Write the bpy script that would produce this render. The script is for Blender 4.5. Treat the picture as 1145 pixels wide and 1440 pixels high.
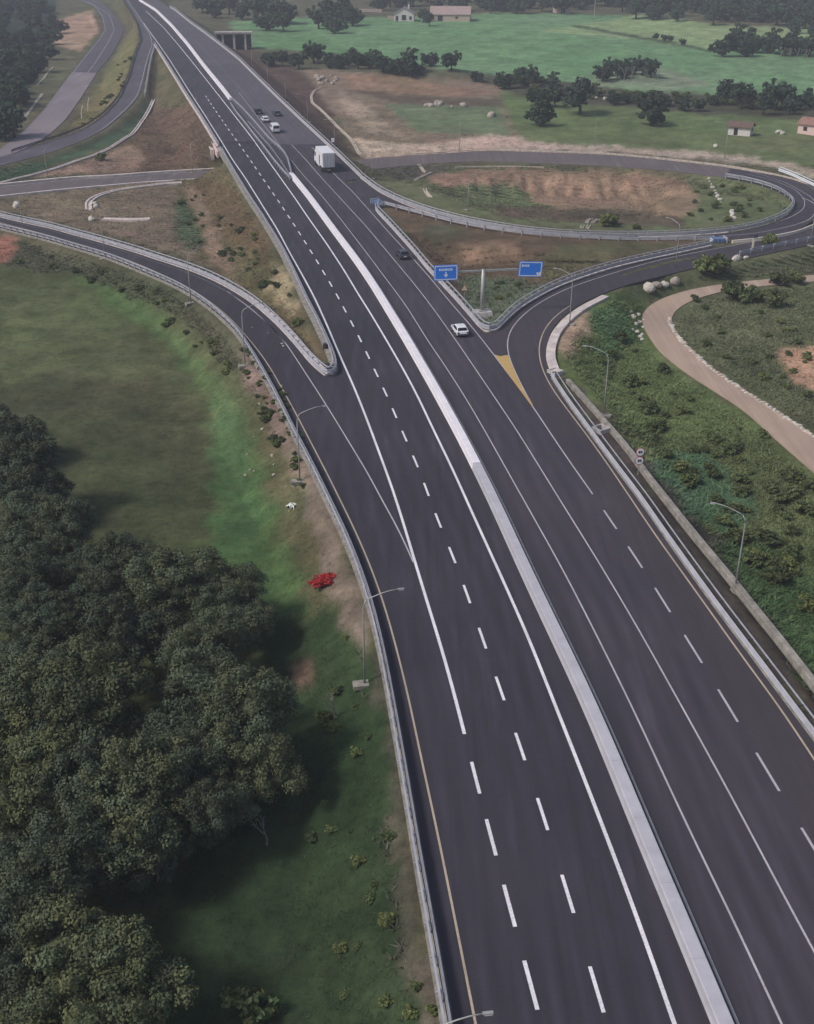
import bpy, bmesh, math, random
import numpy as np
from mathutils import Vector, Matrix

for o in list(bpy.data.objects):
    bpy.data.objects.remove(o)
SC = bpy.context.scene
COL = SC.collection
R = math.radians

# ------------------------------------------------------------------ camera, sky, sun, exposure
CAM_H, PITCH, FPX = 57.0, R(27.4), 1600.0          # drone height (m), downward tilt, focal length in photo pixels
cam_d = bpy.data.cameras.new('camera')
cam = bpy.data.objects.new('camera', cam_d)
COL.objects.link(cam)
cam.location = (0, 0, CAM_H)
cam.rotation_euler = (R(90) - PITCH, 0, 0)
cam_d.sensor_fit = 'VERTICAL'
cam_d.sensor_height = 24.0
cam_d.lens = 24.0 * FPX / 1440.0
cam_d.clip_start = 0.5
cam_d.clip_end = 9000
SC.camera = cam

SUN_EL, SUN_AZ = R(48), R(-114)                     # azimuth from +Y (ahead) clockwise: light comes from the left
world = bpy.data.worlds.new('World')
SC.world = world
world.use_nodes = True
wn = world.node_tree
bg = wn.nodes['Background']
sky = wn.nodes.new('ShaderNodeTexSky')
sky.sky_type = 'NISHITA'
sky.sun_disc = False
sky.sun_elevation = SUN_EL
sky.sun_rotation = SUN_AZ
sky.air_density = 1.0
sky.dust_density = 3.0
sky.ozone_density = 1.0
wn.links.new(sky.outputs[0], bg.inputs[0])
bg.inputs[1].default_value = 0.098
sun_d = bpy.data.lights.new('sun', 'SUN')
sun_d.energy = 2.0
sun_d.angle = R(11)
sun_d.color = (1.0, 0.95, 0.88)
sun = bpy.data.objects.new('sun', sun_d)
COL.objects.link(sun)
sdir = Vector((math.sin(SUN_AZ) * math.cos(SUN_EL), math.cos(SUN_AZ) * math.cos(SUN_EL), math.sin(SUN_EL)))
sun.rotation_euler = sdir.to_track_quat('Z', 'Y').to_euler()
SC.view_settings.view_transform = 'Standard'
SC.view_settings.look = 'None'
SC.view_settings.gamma = 1
SC.view_settings.use_curve_mapping = False
SC.view_settings.exposure = 0.2
HAZE = 0.0003

# ------------------------------------------------------------------ helpers
def lin(c):
    return tuple(((v / 255) / 12.92 if v / 255 <= 0.04045 else ((v / 255 + 0.055) / 1.055) ** 2.4) for v in c)

def tag(o, label=None, cat=None, group=None, kind=None):
    if label: o['label'] = label
    if cat: o['category'] = cat
    if group: o['group'] = group
    if kind: o['kind'] = kind
    return o

def link(name, data, parent=None):
    o = bpy.data.objects.new(name, data)
    COL.objects.link(o)
    if parent is not None: o.parent = parent
    return o

def empty(name, loc, rz=0.0, **kw):
    o = link(name, None)
    o.location = loc
    o.rotation_euler = (0, 0, rz)
    o.empty_display_size = 0.3
    return tag(o, **kw)

def mesh_np(name, verts, faces, mat=None, smooth=False, col=None):
    """faces: (n,3) or (n,4) array, or list of lists"""
    me = bpy.data.meshes.new(name)
    verts = np.asarray(verts, dtype=np.float32)
    if isinstance(faces, np.ndarray):
        n, k = faces.shape
        me.vertices.add(len(verts)); me.vertices.foreach_set('co', verts.ravel())
        me.loops.add(n * k); me.loops.foreach_set('vertex_index', faces.astype(np.int32).ravel())
        me.polygons.add(n)
        me.polygons.foreach_set('loop_start', np.arange(0, n * k, k, dtype=np.int32))
        me.update(calc_edges=True)
    else:
        me.from_pydata([tuple(map(float, v)) for v in verts], [], faces)
    if col is not None:
        a = me.color_attributes.new('tint', 'FLOAT_COLOR', 'POINT')
        c = np.ones((len(verts), 4), dtype=np.float32); c[:, :3] = col
        a.data.foreach_set('color', c.ravel())
    me.polygons.foreach_set('use_smooth', np.full(len(me.polygons), bool(smooth)))
    if mat: me.materials.append(mat)
    return me

class MB:
    """collects simple solids into one mesh"""
    def __init__(s): s.v, s.f = [], []
    def add(s, v, f):
        b = len(s.v); s.v += [tuple(p) for p in v]; s.f += [[i + b for i in q] for q in f]; return s
    def box(s, c, d, rz=0.0, top=1.0):
        cx, cy, cz = c; hx, hy, hz_ = d[0] / 2, d[1] / 2, d[2] / 2
        co, si = math.cos(rz), math.sin(rz); v = []
        for z, k in ((-hz_, 1.0), (hz_, top)):
            for x, y in ((-hx, -hy), (hx, -hy), (hx, hy), (-hx, hy)):
                x2, y2 = x * k, y * k
                v.append((cx + x2 * co - y2 * si, cy + x2 * si + y2 * co, cz + z))
        return s.add(v, [[3, 2, 1, 0], [4, 5, 6, 7], [0, 1, 5, 4], [1, 2, 6, 5], [2, 3, 7, 6], [3, 0, 4, 7]])
    def tube(s, pts, rads, n=8, cap=True):
        pts = [Vector(p) for p in pts]; b = len(s.v)
        if not hasattr(rads, '__len__'): rads = [rads] * len(pts)
        for i, p in enumerate(pts):
            t = (pts[min(i + 1, len(pts) - 1)] - pts[max(i - 1, 0)]).normalized()
            u = t.orthogonal() if abs(t.z) > 0.95 else t.cross(Vector((0, 0, 1)))
            u.normalize(); w = t.cross(u)
            if abs(t.z) > 0.95:
                u = (Vector((1, 0, 0)) - t * t.x).normalized(); w = t.cross(u)
            for k in range(n):
                a = 2 * math.pi * k / n
                s.v.append(tuple(p + (u * math.cos(a) + w * math.sin(a)) * rads[i]))
        for i in range(len(pts) - 1):
            for k in range(n):
                a, c = b + i * n + k, b + i * n + (k + 1) % n
                s.f.append([a, c, c + n, a + n])
        if cap:
            s.f.append([b + k for k in range(n)][::-1]); e = b + (len(pts) - 1) * n
            s.f.append([e + k for k in range(n)])
        return s
    def prism(s, poly, z0, z1):
        n = len(poly)
        return s.add([(x, y, z0) for x, y in poly] + [(x, y, z1) for x, y in poly],
                     [list(range(n))[::-1], list(range(n, 2 * n))] + [[i, (i + 1) % n, n + (i + 1) % n, n + i] for i in range(n)])
    def mesh(s, name, mat, smooth=False):
        return mesh_np(name, s.v, s.f, mat, smooth)
    def build(s, name, mat, parent=None, smooth=False):
        return link(name, s.mesh(name, mat, smooth), parent)

def bevel(o, w, seg=2):
    m = o.modifiers.new('bevel', 'BEVEL'); m.width = w; m.segments = seg; m.limit_method = 'ANGLE'; m.angle_limit = R(35)
    return o

def copy_tree(o, parent=None):
    c = o.copy(); COL.objects.link(c)
    if parent is not None: c.parent = parent
    for ch in o.children: copy_tree(ch, c)
    return c

# ---- photo pixel (1145 x 1440) <-> place
CP, SP = math.cos(PITCH), math.sin(PITCH)
def hit(px, py, zf):
    x, y = (px - 572.5) / FPX, -(py - 720.0) / FPX
    d = (x, CP + y * SP, -SP + y * CP)
    z = zf if not callable(zf) else -2.0
    for _ in range(1 if not callable(zf) else 30):
        t = (CAM_H - z) / -d[2]
        X, Y = d[0] * t, d[1] * t
        if callable(zf): z = 0.4 * z + 0.6 * float(zf(X, Y))
    return (X, Y, z)
def project(X, Y, Z):
    dz = Z - CAM_H
    zc = Y * CP - dz * SP
    yc = Y * SP + dz * CP
    zc = np.maximum(zc, 1.0)
    return 572.5 + FPX * X / zc, 720.0 - FPX * yc / zc

def ss(t):
    t = np.clip(t, 0, 1); return t * t * (3 - 2 * t)

# ---- heights of the roads
def hz(Y):
    s = np.maximum(0.0, np.asarray(Y, dtype=float) - 235.0)
    return np.where(s < 90, 0.03 * s * s / 180.0, 0.03 * (s - 45.0))
def z_high(X, Y): return hz(Y)
def z_base(X, Y):
    X = np.asarray(X, dtype=float); Y = np.asarray(Y, dtype=float)
    return -4.0 + 0.018 * np.maximum(0, Y - 320)
def z_ramp_left(X, Y): return -3.2 * ss((-np.asarray(X) - 24) / 70.0) + 0 * np.asarray(Y)
def z_exit(X, Y): return -2.5 * ss((np.asarray(X) - 24) / 45.0) * ss((np.asarray(Y) - 130) / 40.0)
def z_loop(X, Y): return hz(Y) * (1 - ss((np.asarray(X) + 8) / 60.0)) - 2.5 * ss((np.asarray(X) + 8) / 60.0)
def z_low(X, Y): return -4.0 + 1.5 * ss((np.asarray(X) - 10) / 60.0) + 0 * np.asarray(Y)
def z_north_ramp(X, Y):
    a = ss((np.asarray(Y) - 300) / 230.0)
    return a * hz(Y) + (1 - a) * -3.0
def z_old(X, Y): return z_base(X, Y) + 0.25
def z_dirt(X, Y): return z_base(X, Y) + 0.3

def resample(P, step):
    P = np.asarray(P, float)
    d = np.r_[0, np.cumsum(np.linalg.norm(np.diff(P[:, :2], axis=0), axis=1))]
    n = max(2, int(d[-1] / step) + 1)
    t = np.linspace(0, d[-1], n)
    return np.c_[np.interp(t, d, P[:, 0]), np.interp(t, d, P[:, 1]), np.interp(t, d, P[:, 2])]
def smooth_path(P, it):
    P = P.copy()
    for _ in range(it):
        P[1:-1] = 0.25 * P[:-2] + 0.5 * P[1:-1] + 0.25 * P[2:]
    return P
def curve(pts, zf, step=2.5, it=6, ext0=0.0, ext1=0.0, z_add=0.0):
    zz = (lambda X, Y: zf(X, Y) + z_add)
    W = np.array([hit(p[0], p[1], zz) for p in pts])
    if ext0: W = np.vstack([W[0] + (W[0] - W[1]) / np.linalg.norm(W[0] - W[1]) * ext0, W])
    if ext1: W = np.vstack([W, W[-1] + (W[-1] - W[-2]) / np.linalg.norm(W[-1] - W[-2]) * ext1])
    P = smooth_path(resample(W, step), it)
    P = resample(P, step)
    P[:, 2] = zf(P[:, 0], P[:, 1])
    return P
def normals2d(P):
    t = np.gradient(P[:, :2], axis=0)
    t /= np.maximum(1e-6, np.linalg.norm(t, axis=1))[:, None]
    return np.c_[t[:, 1], -t[:, 0]]                  # to the right of travel
def offset(P, d):
    Q = P.copy(); Q[:, :2] += normals2d(P) * (d if np.isscalar(d) else np.asarray(d)[:, None]); return Q
def strip_mesh(name, L, Rr, mat, dz=0.0, skirt=0.0, acr=None):
    n = len(L); rows = [L + [0, 0, dz], Rr + [0, 0, dz]]
    if skirt: rows = [L + [0, 0, dz - skirt]] + rows + [Rr + [0, 0, dz - skirt]]
    k = len(rows); V = np.concatenate(rows)
    F = []
    for j in range(k - 1):
        a = np.arange(n - 1) + j * n
        F.append(np.c_[a, a + n, a + n + 1, a + 1])
    me = mesh_np(name, V, np.concatenate(F), mat)
    if acr is not None:                              # metres across the carriageway from a lane line, for wheel wear
        a = me.attributes.new('across', 'FLOAT', 'POINT')
        r = [acr[0]] * (k // 2) + [acr[1]] * (k - k // 2)
        a.data.foreach_set('value', np.concatenate(r).astype(np.float32))
    return me
def line_strip(name, P, width, mat, dz, parent=None):
    return link(name, strip_mesh(name, offset(P, -width / 2), offset(P, width / 2), mat, dz), parent)
def profile_sweep(name, P, prof, mat, closed=True, smooth=False):
    """prof: list of (sideways, up); swept along P"""
    n, k = len(P), len(prof); N = normals2d(P); V = []
    for (a, b) in prof:
        Q = P.copy(); Q[:, :2] += N * a; Q[:, 2] += b; V.append(Q)
    V = np.concatenate(V); F = []
    for j in range(k if closed else k - 1):
        a = np.arange(n - 1) + j * n; b = np.arange(n - 1) + ((j + 1) % k) * n
        F.append(np.c_[a, b, b + 1, a + 1])
    F = np.concatenate(F)
    faces = F.tolist()
    if closed:
        faces += [[j * n for j in range(k)], [j * n + n - 1 for j in range(k)][::-1]]
    return mesh_np(name, V, faces, mat, smooth)

# ---- value noise for height and ground colour
rng = np.random.default_rng(7)
_G = rng.random((256, 256))
def vnoise(x, y):
    xi = np.floor(x).astype(int); yi = np.floor(y).astype(int); fx = x - xi; fy = y - yi
    fx = fx * fx * (3 - 2 * fx); fy = fy * fy * (3 - 2 * fy)
    g = lambda i, j: _G[i & 255, j & 255]
    return (g(xi, yi) * (1 - fx) + g(xi + 1, yi) * fx) * (1 - fy) + (g(xi, yi + 1) * (1 - fx) + g(xi + 1, yi + 1) * fx) * fy
def fbm(x, y, o=4):
    s = 0; a = 0.5; t = 0
    for i in range(o):
        s = s + a * vnoise(x * 2 ** i + 17.3 * i, y * 2 ** i - 9.1 * i); t += a; a *= 0.5
    return s / t

# ------------------------------------------------------------------ materials
MATS = {}
def node_mat(name):
    m = bpy.data.materials.new(name); m.use_nodes = True
    n = m.node_tree; b = n.nodes['Principled BSDF']
    MATS[name] = m
    return m, n, b
def noise(n, scale, detail=4, vec=None, rough=0.6):
    t = n.nodes.new('ShaderNodeTexNoise'); t.inputs['Scale'].default_value = scale; t.inputs['Detail'].default_value = detail
    t.inputs['Roughness'].default_value = rough
    if vec is not None: n.links.new(vec, t.inputs['Vector'])
    return t.outputs['Fac']
def ramp(n, fac, stops):
    r = n.nodes.new('ShaderNodeValToRGB'); e = r.color_ramp.elements
    e[0].position, e[0].color = stops[0][0], (*stops[0][1], 1); e[1].position, e[1].color = stops[-1][0], (*stops[-1][1], 1)
    for p, c in stops[1:-1]:
        k = e.new(p); k.color = (*c, 1)
    n.links.new(fac, r.inputs[0]); return r.outputs[0]
def mul(n, a, b, fac=1.0, mode='MULTIPLY'):
    m = n.nodes.new('ShaderNodeMix'); m.data_type = 'RGBA'; m.blend_type = mode; m.inputs[0].default_value = fac
    n.links.new(a, m.inputs[6]); n.links.new(b, m.inputs[7]); return m.outputs[2]
def bump(n, b, h, strength, dist):
    k = n.nodes.new('ShaderNodeBump'); k.inputs['Strength'].default_value = strength; k.inputs['Distance'].default_value = dist
    n.links.new(h, k.inputs['Height']); n.links.new(k.outputs[0], b.inputs['Normal'])
def pos(n, scale=None):
    g = n.nodes.new('ShaderNodeNewGeometry')
    if scale is None: return g.outputs['Position']
    m = n.nodes.new('ShaderNodeMapping'); m.inputs['Scale'].default_value = scale
    n.links.new(g.outputs['Position'], m.inputs['Vector']); return m.outputs[0]

def plain(name, c, rough=0.6, metal=0.0, var=0.15, scale=3.0, srgb=True):
    """one colour with procedural mottling"""
    m, n, b = node_mat(name); c = lin(c) if srgb else c
    f = noise(n, scale, 5, pos(n))
    lo = tuple(v * (1 - var) for v in c); hi = tuple(min(1, v * (1 + var)) for v in c)
    n.links.new(ramp(n, f, [(0.3, lo), (0.7, hi)]), b.inputs['Base Color'])
    b.inputs['Roughness'].default_value = rough; b.inputs['Metallic'].default_value = metal
    return m
def asphalt(name, c, streak=0.25, rough=0.85, tilt=0.16):
    m, n, b = node_mat(name); c = lin(c)
    g = n.nodes.new('ShaderNodeNewGeometry'); mp = n.nodes.new('ShaderNodeMapping')
    mp.inputs['Rotation'].default_value = (0, 0, -tilt); mp.inputs['Scale'].default_value = (1.2, 0.018, 1)
    n.links.new(g.outputs['Position'], mp.inputs['Vector'])
    s = noise(n, 1.0, 3, mp.outputs[0])
    big = noise(n, 0.05, 4, pos(n)); fine = noise(n, 14, 3, pos(n))
    k = lambda a: tuple(v * a for v in c)
    c1 = ramp(n, s, [(0.32, k(1 - streak)), (0.68, k(1 + streak))])
    w = lambda a: (a, a, a)
    mp2 = n.nodes.new('ShaderNodeMapping'); mp2.inputs['Rotation'].default_value = (0, 0, -tilt); mp2.inputs['Scale'].default_value = (0.4, 0.06, 1)
    n.links.new(g.outputs['Position'], mp2.inputs['Vector'])
    dust = ramp(n, noise(n, 1.0, 4, mp2.outputs[0]), [(0.57, (1, 1, 1)), (0.8, (1.5, 1.5, 1.53))])
    c2 = mul(n, mul(n, c1, dust), ramp(n, big, [(0.3, (0.82, 0.83, 0.88)), (0.7, (1.12, 1.1, 1.09))]))
    at = n.nodes.new('ShaderNodeAttribute'); at.attribute_name = 'across'
    d1 = n.nodes.new('ShaderNodeMath'); d1.operation = 'DIVIDE'; d1.inputs[1].default_value = 3.7
    d2 = n.nodes.new('ShaderNodeMath'); d2.operation = 'FRACT'
    n.links.new(at.outputs['Fac'], d1.inputs[0]); n.links.new(d1.outputs[0], d2.inputs[0])
    wear = ramp(n, d2.outputs[0], [(0.0, (1, 1, 1)), (0.12, (1.0, 1.0, 1.0)), (0.25, (1.24, 1.24, 1.25)), (0.38, (1.02,) * 3), (0.5, (0.9, 0.89, 0.88)), (0.62, (1.02,) * 3), (0.75, (1.24, 1.24, 1.25)), (0.88, (1.0,) * 3), (1.0, (1, 1, 1))])
    wm = mul(n, c2, wear)
    mixn = n.nodes.new('ShaderNodeMix'); mixn.data_type = 'RGBA'
    n.links.new(ramp(n, noise(n, 0.06, 3, pos(n)), [(0.35, (0.15,) * 3), (0.65, (1, 1, 1))]), mixn.inputs[0])
    n.links.new(c2, mixn.inputs[6]); n.links.new(wm, mixn.inputs[7]); c2 = mixn.outputs[2]
    c3 = mul(n, c2, ramp(n, fine, [(0.3, w(0.82)), (0.7, w(1.18))]))
    n.links.new(c3, b.inputs['Base Color']); b.inputs['Roughness'].default_value = rough
    b.inputs['Specular IOR Level'].default_value = 0.3
    bump(n, b, fine, 0.25, 0.01)
    return m
def paint(name, c, wear=0.35, rough=0.6):
    m, n, b = node_mat(name); c = lin(c)
    f = noise(n, 6, 6, pos(n)); f2 = noise(n, 0.25, 3, pos(n))
    c1 = ramp(n, f, [(0.30, tuple(v * (1 - wear) for v in c)), (0.5, c)])
    n.links.new(mul(n, c1, ramp(n, f2, [(0.3, (0.82,) * 3), (0.7, (1.08,) * 3)])), b.inputs['Base Color'])
    b.inputs['Roughness'].default_value = rough
    return m
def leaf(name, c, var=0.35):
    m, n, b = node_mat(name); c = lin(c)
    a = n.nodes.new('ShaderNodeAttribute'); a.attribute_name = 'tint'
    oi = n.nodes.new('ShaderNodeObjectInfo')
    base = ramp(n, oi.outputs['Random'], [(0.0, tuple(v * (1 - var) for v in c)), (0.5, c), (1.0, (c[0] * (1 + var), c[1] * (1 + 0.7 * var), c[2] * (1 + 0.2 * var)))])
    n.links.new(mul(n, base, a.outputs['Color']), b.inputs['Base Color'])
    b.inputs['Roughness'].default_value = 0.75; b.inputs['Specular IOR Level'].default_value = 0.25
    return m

plain('concrete', (176, 170, 168), 0.9, var=0.22, scale=1.4)
plain('weathered_concrete', (136, 131, 124), 0.95, var=0.4, scale=1.1)
plain('white_barrier', (226, 221, 227), 0.7, var=0.08, scale=0.8)
plain('grey_barrier', (176, 174, 182), 0.8, var=0.1, scale=0.7)
plain('galvanised', (172, 172, 181), 0.5, 0.1, var=0.16, scale=0.9)
plain('dark_steel', (70, 72, 82), 0.6, 0.3, var=0.2)
plain('pole_steel', (164, 164, 162), 0.5, 0.3, var=0.12)
plain('pale_kerb', (196, 184, 180), 0.9, var=0.25, scale=0.7)
plain('drain_stone', (176, 164, 152), 0.95, var=0.4, scale=1.5)
plain('sign_blue', (46, 128, 232), 0.4, var=0.06)
plain('sign_white', (226, 230, 236), 0.45, var=0.03)
plain('sign_red', (170, 40, 44), 0.5, var=0.08)
plain('sign_black', (38, 38, 42), 0.6, var=0.1)
plain('sign_yellow', (214, 206, 170), 0.6, var=0.08)
plain('bark', (74, 64, 54), 0.95, var=0.35, scale=4)
plain('pale_bark', (128, 120, 114), 0.95, var=0.3, scale=4)
plain('rock', (158, 148, 138), 0.95, var=0.35, scale=1.2)
plain('white_rock', (184, 178, 168), 0.95, var=0.2, scale=1.5)
plain('house_wall', (206, 200, 196), 0.9, var=0.12)
plain('house_beige', (184, 164, 150), 0.9, var=0.12)
plain('house_pink', (214, 186, 180), 0.9, var=0.1)
plain('roof_tile', (142, 108, 98), 0.9, var=0.25, scale=1.0)
plain('roof_pale', (158, 138, 134), 0.9, var=0.2, scale=0.9)
plain('roof_grey', (128, 124, 128), 0.9, var=0.2, scale=1.0)
plain('roof_brown', (100, 82, 74), 0.9, var=0.25, scale=1.0)
plain('opening_dark', (34, 33, 36), 0.6, var=0.2)
plain('car_white', (218, 218, 224), 0.3, var=0.02)
plain('car_grey', (66, 72, 80), 0.3, 0.3, var=0.03)
plain('car_black', (34, 36, 44), 0.3, 0.2, var=0.03)
plain('truck_box', (222, 220, 226), 0.5, var=0.04)
plain('truck_door', (200, 197, 202), 0.5, var=0.06)
plain('vehicle_glass', (18, 20, 26), 0.12, var=0.05)
plain('tyre', (24, 24, 26), 0.9, var=0.1)
plain('rim', (120, 122, 126), 0.4, 0.6, var=0.05)
plain('tail_red', (120, 20, 22), 0.3, var=0.05)
plain('lamp_clear', (200, 200, 205), 0.2, var=0.03)
plain('plastic_sheet', (216, 220, 212), 0.5, var=0.06)
plain('cushion_blue', (92, 112, 150), 0.6, var=0.12)
plain('cream_rail', (206, 196, 182), 0.7, var=0.1)
asphalt('asphalt_left', (56, 53, 61), 0.15)
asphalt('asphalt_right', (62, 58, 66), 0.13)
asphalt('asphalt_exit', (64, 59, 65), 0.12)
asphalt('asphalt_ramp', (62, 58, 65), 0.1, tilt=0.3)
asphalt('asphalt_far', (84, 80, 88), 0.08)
asphalt('asphalt_old', (126, 117, 122), 0.1, tilt=0.6)
asphalt('asphalt_low', (100, 91, 92), 0.12, tilt=1.4)
asphalt('dirt_track', (164, 144, 128), 0.1, 0.95, tilt=0.6)
paint('line_white', (230, 226, 232), 0.38)
paint('line_thin', (184, 178, 184), 0.4)
paint('line_faded', (112, 106, 114), 0.45)
paint('line_cream', (182, 166, 146), 0.4)
paint('gore_yellow', (190, 158, 98), 0.3)
leaf('leaf_dark', (74, 84, 65), 0.34)
leaf('leaf_olive', (82, 89, 62), 0.2)
leaf('leaf_far', (52, 68, 54), 0.25)
leaf('leaf_shrub', (86, 97, 60), 0.4)
leaf('leaf_red', (152, 42, 44), 0.1)
leaf('leaf_grass', (255, 255, 255), 0.0)
# ground: colour comes from the land's own cover (vertex colour), grain from noise
gm, gn, gb = node_mat('ground_cover')
ga = gn.nodes.new('ShaderNodeAttribute'); ga.attribute_name = 'tint'
f1 = noise(gn, 1.1, 8, pos(gn), 0.7); f2 = noise(gn, 0.16, 5, pos(gn)); f3 = noise(gn, 5, 4, pos(gn))
c1 = mul(gn, ga.outputs['Color'], ramp(gn, f1, [(0.28, (0.6, 0.62, 0.58)), (0.5, (1, 1, 1)), (0.74, (1.36, 1.32, 1.24))]))
c2 = mul(gn, c1, ramp(gn, f2, [(0.3, (0.78, 0.84, 0.8)), (0.7, (1.2, 1.14, 1.12))]))
c3 = mul(gn, c2, ramp(gn, f3, [(0.3, (0.82,) * 3), (0.7, (1.18,) * 3)]))
gn.links.new(c3, gb.inputs['Base Color']); gb.inputs['Roughness'].default_value = 1.0; gb.inputs['Specular IOR Level'].default_value = 0.1
bump(gn, gb, f1, 0.5, 0.2)
M = MATS
# ------------------------------------------------------------------ the lines of the place, read off the photograph
HI = z_high
P_C = [(184.5,5),(195,22.7),(217.6,54),(238.6,83.8),(264.8,125.8),(287.5,160.7),(308.5,193.9),(327.7,225.3),(345,250),(363.7,280),(389.9,321.9),(407.3,355),(424.8,385.8),(442.3,418),(459.7,456.4),(477.2,498.3),(491.2,529),(497.5,543),(515,586.6),(532.4,633.7),(549.9,680.9),(565.6,729),(571,748),(585,794),(597,834.5),(614.7,890.4),(632,949),(655,1038),(669,1095),(694,1190),(719,1283),(748,1390),(768,1465)]
P_DASH = [(200,16),(226,47),(250,80),(275,113),(300,151),(323,184),(337.8,204.6),(354,227.7),(372.4,254.8),(394,286),(417,321),(443.7,363.5),(473.4,413.6),(506,475.6),(526,518),(545,558),(566,607),(590,661),(613,725),(643,796),(675,887),(711,990),(741,1076),(772,1171),(808,1287),(849,1424),(866,1480)]
P_E = [(203.7,14),(229.9,38.4),(250.8,62.9),(273.5,90.8),(299.7,124),(321,151),(355,194.5),(389.9,243.4),(416,280),(433.5,306),(459.7,342.9),(485.9,383),(503.4,412.8),(519,437),(544.6,480),(570.8,525.4),(588.3,558.6),(609,603),(637.5,661.4),(669.5,733),(699.8,799),(745,900),(783.4,998.5),(814.9,1076.9),(849.8,1167.7),(884.7,1258.5),(919.7,1356),(947.6,1436.7)]
P_FL = [(191.4,0),(217.6,17.5),(238.6,37.6),(261,64.6),(282,94),(308.5,125.8),(325,148),(345,172),(372,207),(407,251),(431.8,283.6),(456,316.7),(477,346.4),(500,379.6),(519,405.8),(563.8,480),(602,547),(637.5,613.5),(663,664.6),(698,738),(745,844),(780,917),(818.4,1000),(860,1101),(898.7,1195.6),(940.6,1297),(996.5,1436.7)]
P_FR = [(198.4,0),(222.9,14),(243.8,35),(268.3,62.9),(292.8,94),(313.7,120.5),(328,139),(350,165),(378,202),(414,245),(442,278),(465,309.7),(480.7,330.7),(503.4,358.6),(519,379.6),(580.4,480),(613.5,537),(656.7,613.5),(698,693),(745,795),(790.4,889),(843,998.5),(877.8,1080),(919.7,1185),(968.6,1297),(1028,1436.7)]
P_G = [(407.3,222.4),(424.8,244.3),(451,273),(480,309),(515,354.7),(546.4,396.6),(570.8,429),(602.3,480),(628.5,518),(654.7,559),(679,600.5),(745,718),(790.4,798.5),(832,879),(891.7,999),(937,1097.8),(982.6,1195.6),(1035,1300),(1097.8,1436.7)]
P_H = [(308.5,93),(334.7,121),(355,145.6),(428.3,222.4),(452.7,250.4),(480,280),(515,318),(549.9,360),(584.8,401.8),(605.8,429),(642.4,480),(679,534),(722.3,598),(745,634),(790.4,707.7),(842.8,791.5),(895,879),(961.6,998.5),(1007,1080),(1052.4,1164),(1097.8,1251.5),(1143,1335),(1180,1402)]
P_I = [(447,217),(472,247),(494.7,268),(523.7,300.5),(549.9,330),(577.8,360),(603,388.5),(635,426.9),(670,467),(694.3,498.5),(722,535),(749,570.5),(769.9,603),(804.8,654.4),(836,698),(849.8,718),(867,744),(904,798.5),(940.6,858),(982.6,924),(1028,999),(1082,1089),(1145,1194),(1190,1268)]
P_RR = [(221,0),(247,15.7),(268,33),(287.5,47),(308.5,63),(334.7,83.8),(355,104),(390,138.6),(424.8,171.8),(451,196),(477,220.7),(506,249)]          # right rail, far
P_K = [(876,398),(846,408.8),(820,419.5),(804,428),(779.7,445),(764.6,464),(757.6,485),(758.5,506),(766.4,528.6),(778.6,549.6),(797.8,575.8),(822,607),(848.5,644),(874.7,682),(919.7,749.6),(982.6,837),(1042,920.8),(1100,999),(1143,1064.6),(1185,1129)]
P_J = [(1145,320),(1100,333),(1049.8,341.6),(1006,349.4),(960,358.5),(924.8,366),(869,382),(839,391.5),(797,406),(762,423.4),(745,435),(727,451),(716,467),(712.7,483),(714.4,498.5),(722,517.7),(738,551),(749,570)]
P_GL = [(0,318),(35,326.6),(70,335.3),(105,345.8),(139.7,356),(160,362.4),(195,377),(230,391),(265,407.8),(300,432),(334.7,464),(363.7,509),(389.9,556),(414.3,605.8),(442,658),(465,706),(482,740),(499.4,780),(515,822),(527.3,861),(537.8,906),(547,950),(556,1000),(573.6,1097.8),(587.6,1185),(605,1279.5),(622.5,1377),(633,1440)]
P_A = [(0,312.6),(35,322),(70,331),(105,341.5),(140,352),(160,358.5),(195,371.5),(230,387),(265,404),(300,427),(327.7,451),(353,480),(376,509.7),(395,543),(415,579),(438.8,625),(459.7,665),(477,700),(496,738.4),(513.4,776.9),(527.3,811.8),(541.3,852),(553.5,895.6),(566.6,946.3),(579,1000),(594.5,1077),(612,1153.7),(629.5,1241),(647,1328.4),(667,1430)]
P_B = [(320,410),(351.4,432.8),(381,458.5),(404,485),(424.8,517),(451,557),(477,598.8),(503.4,642.4),(519,668),(535,699),(562,747),(581.5,790.8)]
P_SI = [(0,305.6),(70,321),(139.7,340.5),(160,346.5),(199,358),(212.4,363),(264.8,380),(299.7,394),(334.7,413.5),(359,430),(389.9,458),(416,487),(442.3,520),(456,529)]          # inner rail of the left ramp
P_D = [(473.7,508),(463,482),(449,452),(433.5,423),(417.8,389),(398.6,350),(372,307),(350,274),(326,234),(312,209.5)]                  # rail on the left edge of the main carriageway
P_D2 = [(308,203),(282,161),(264.8,135),(238.6,93),(224.6,71),(218,61)]
P_LOOPIN = [(506,246),(532,266),(567,283),(611,298),(654.7,309),(710,319),(760,325.5),(820,329),(890,330),(945,329),(1000,326),(1032,322.5),(1067,316),(1102,303),(1117,291),(1118,280),(1098.7,266),(1076,257.5),(1050,251),(1022,246.5)]
P_LOOPOUT = [(541,285),(567,292),(602,301),(637,310),(679,318),(720,324),(762,328.5),(839,333),(872,335),(942,335),(1004,333.5)]
P_ISLAND = [(530,284),(527,292),(550,316),(578,347),(602,376),(640,416),(666,446),(675,457),(685,464),(698,462),(704,455),(710,448),(727,432),(745,420),(771,405.5),(797,394),(839,379.5),(872,370),(925,358),(977,347),(1003,341)]

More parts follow.
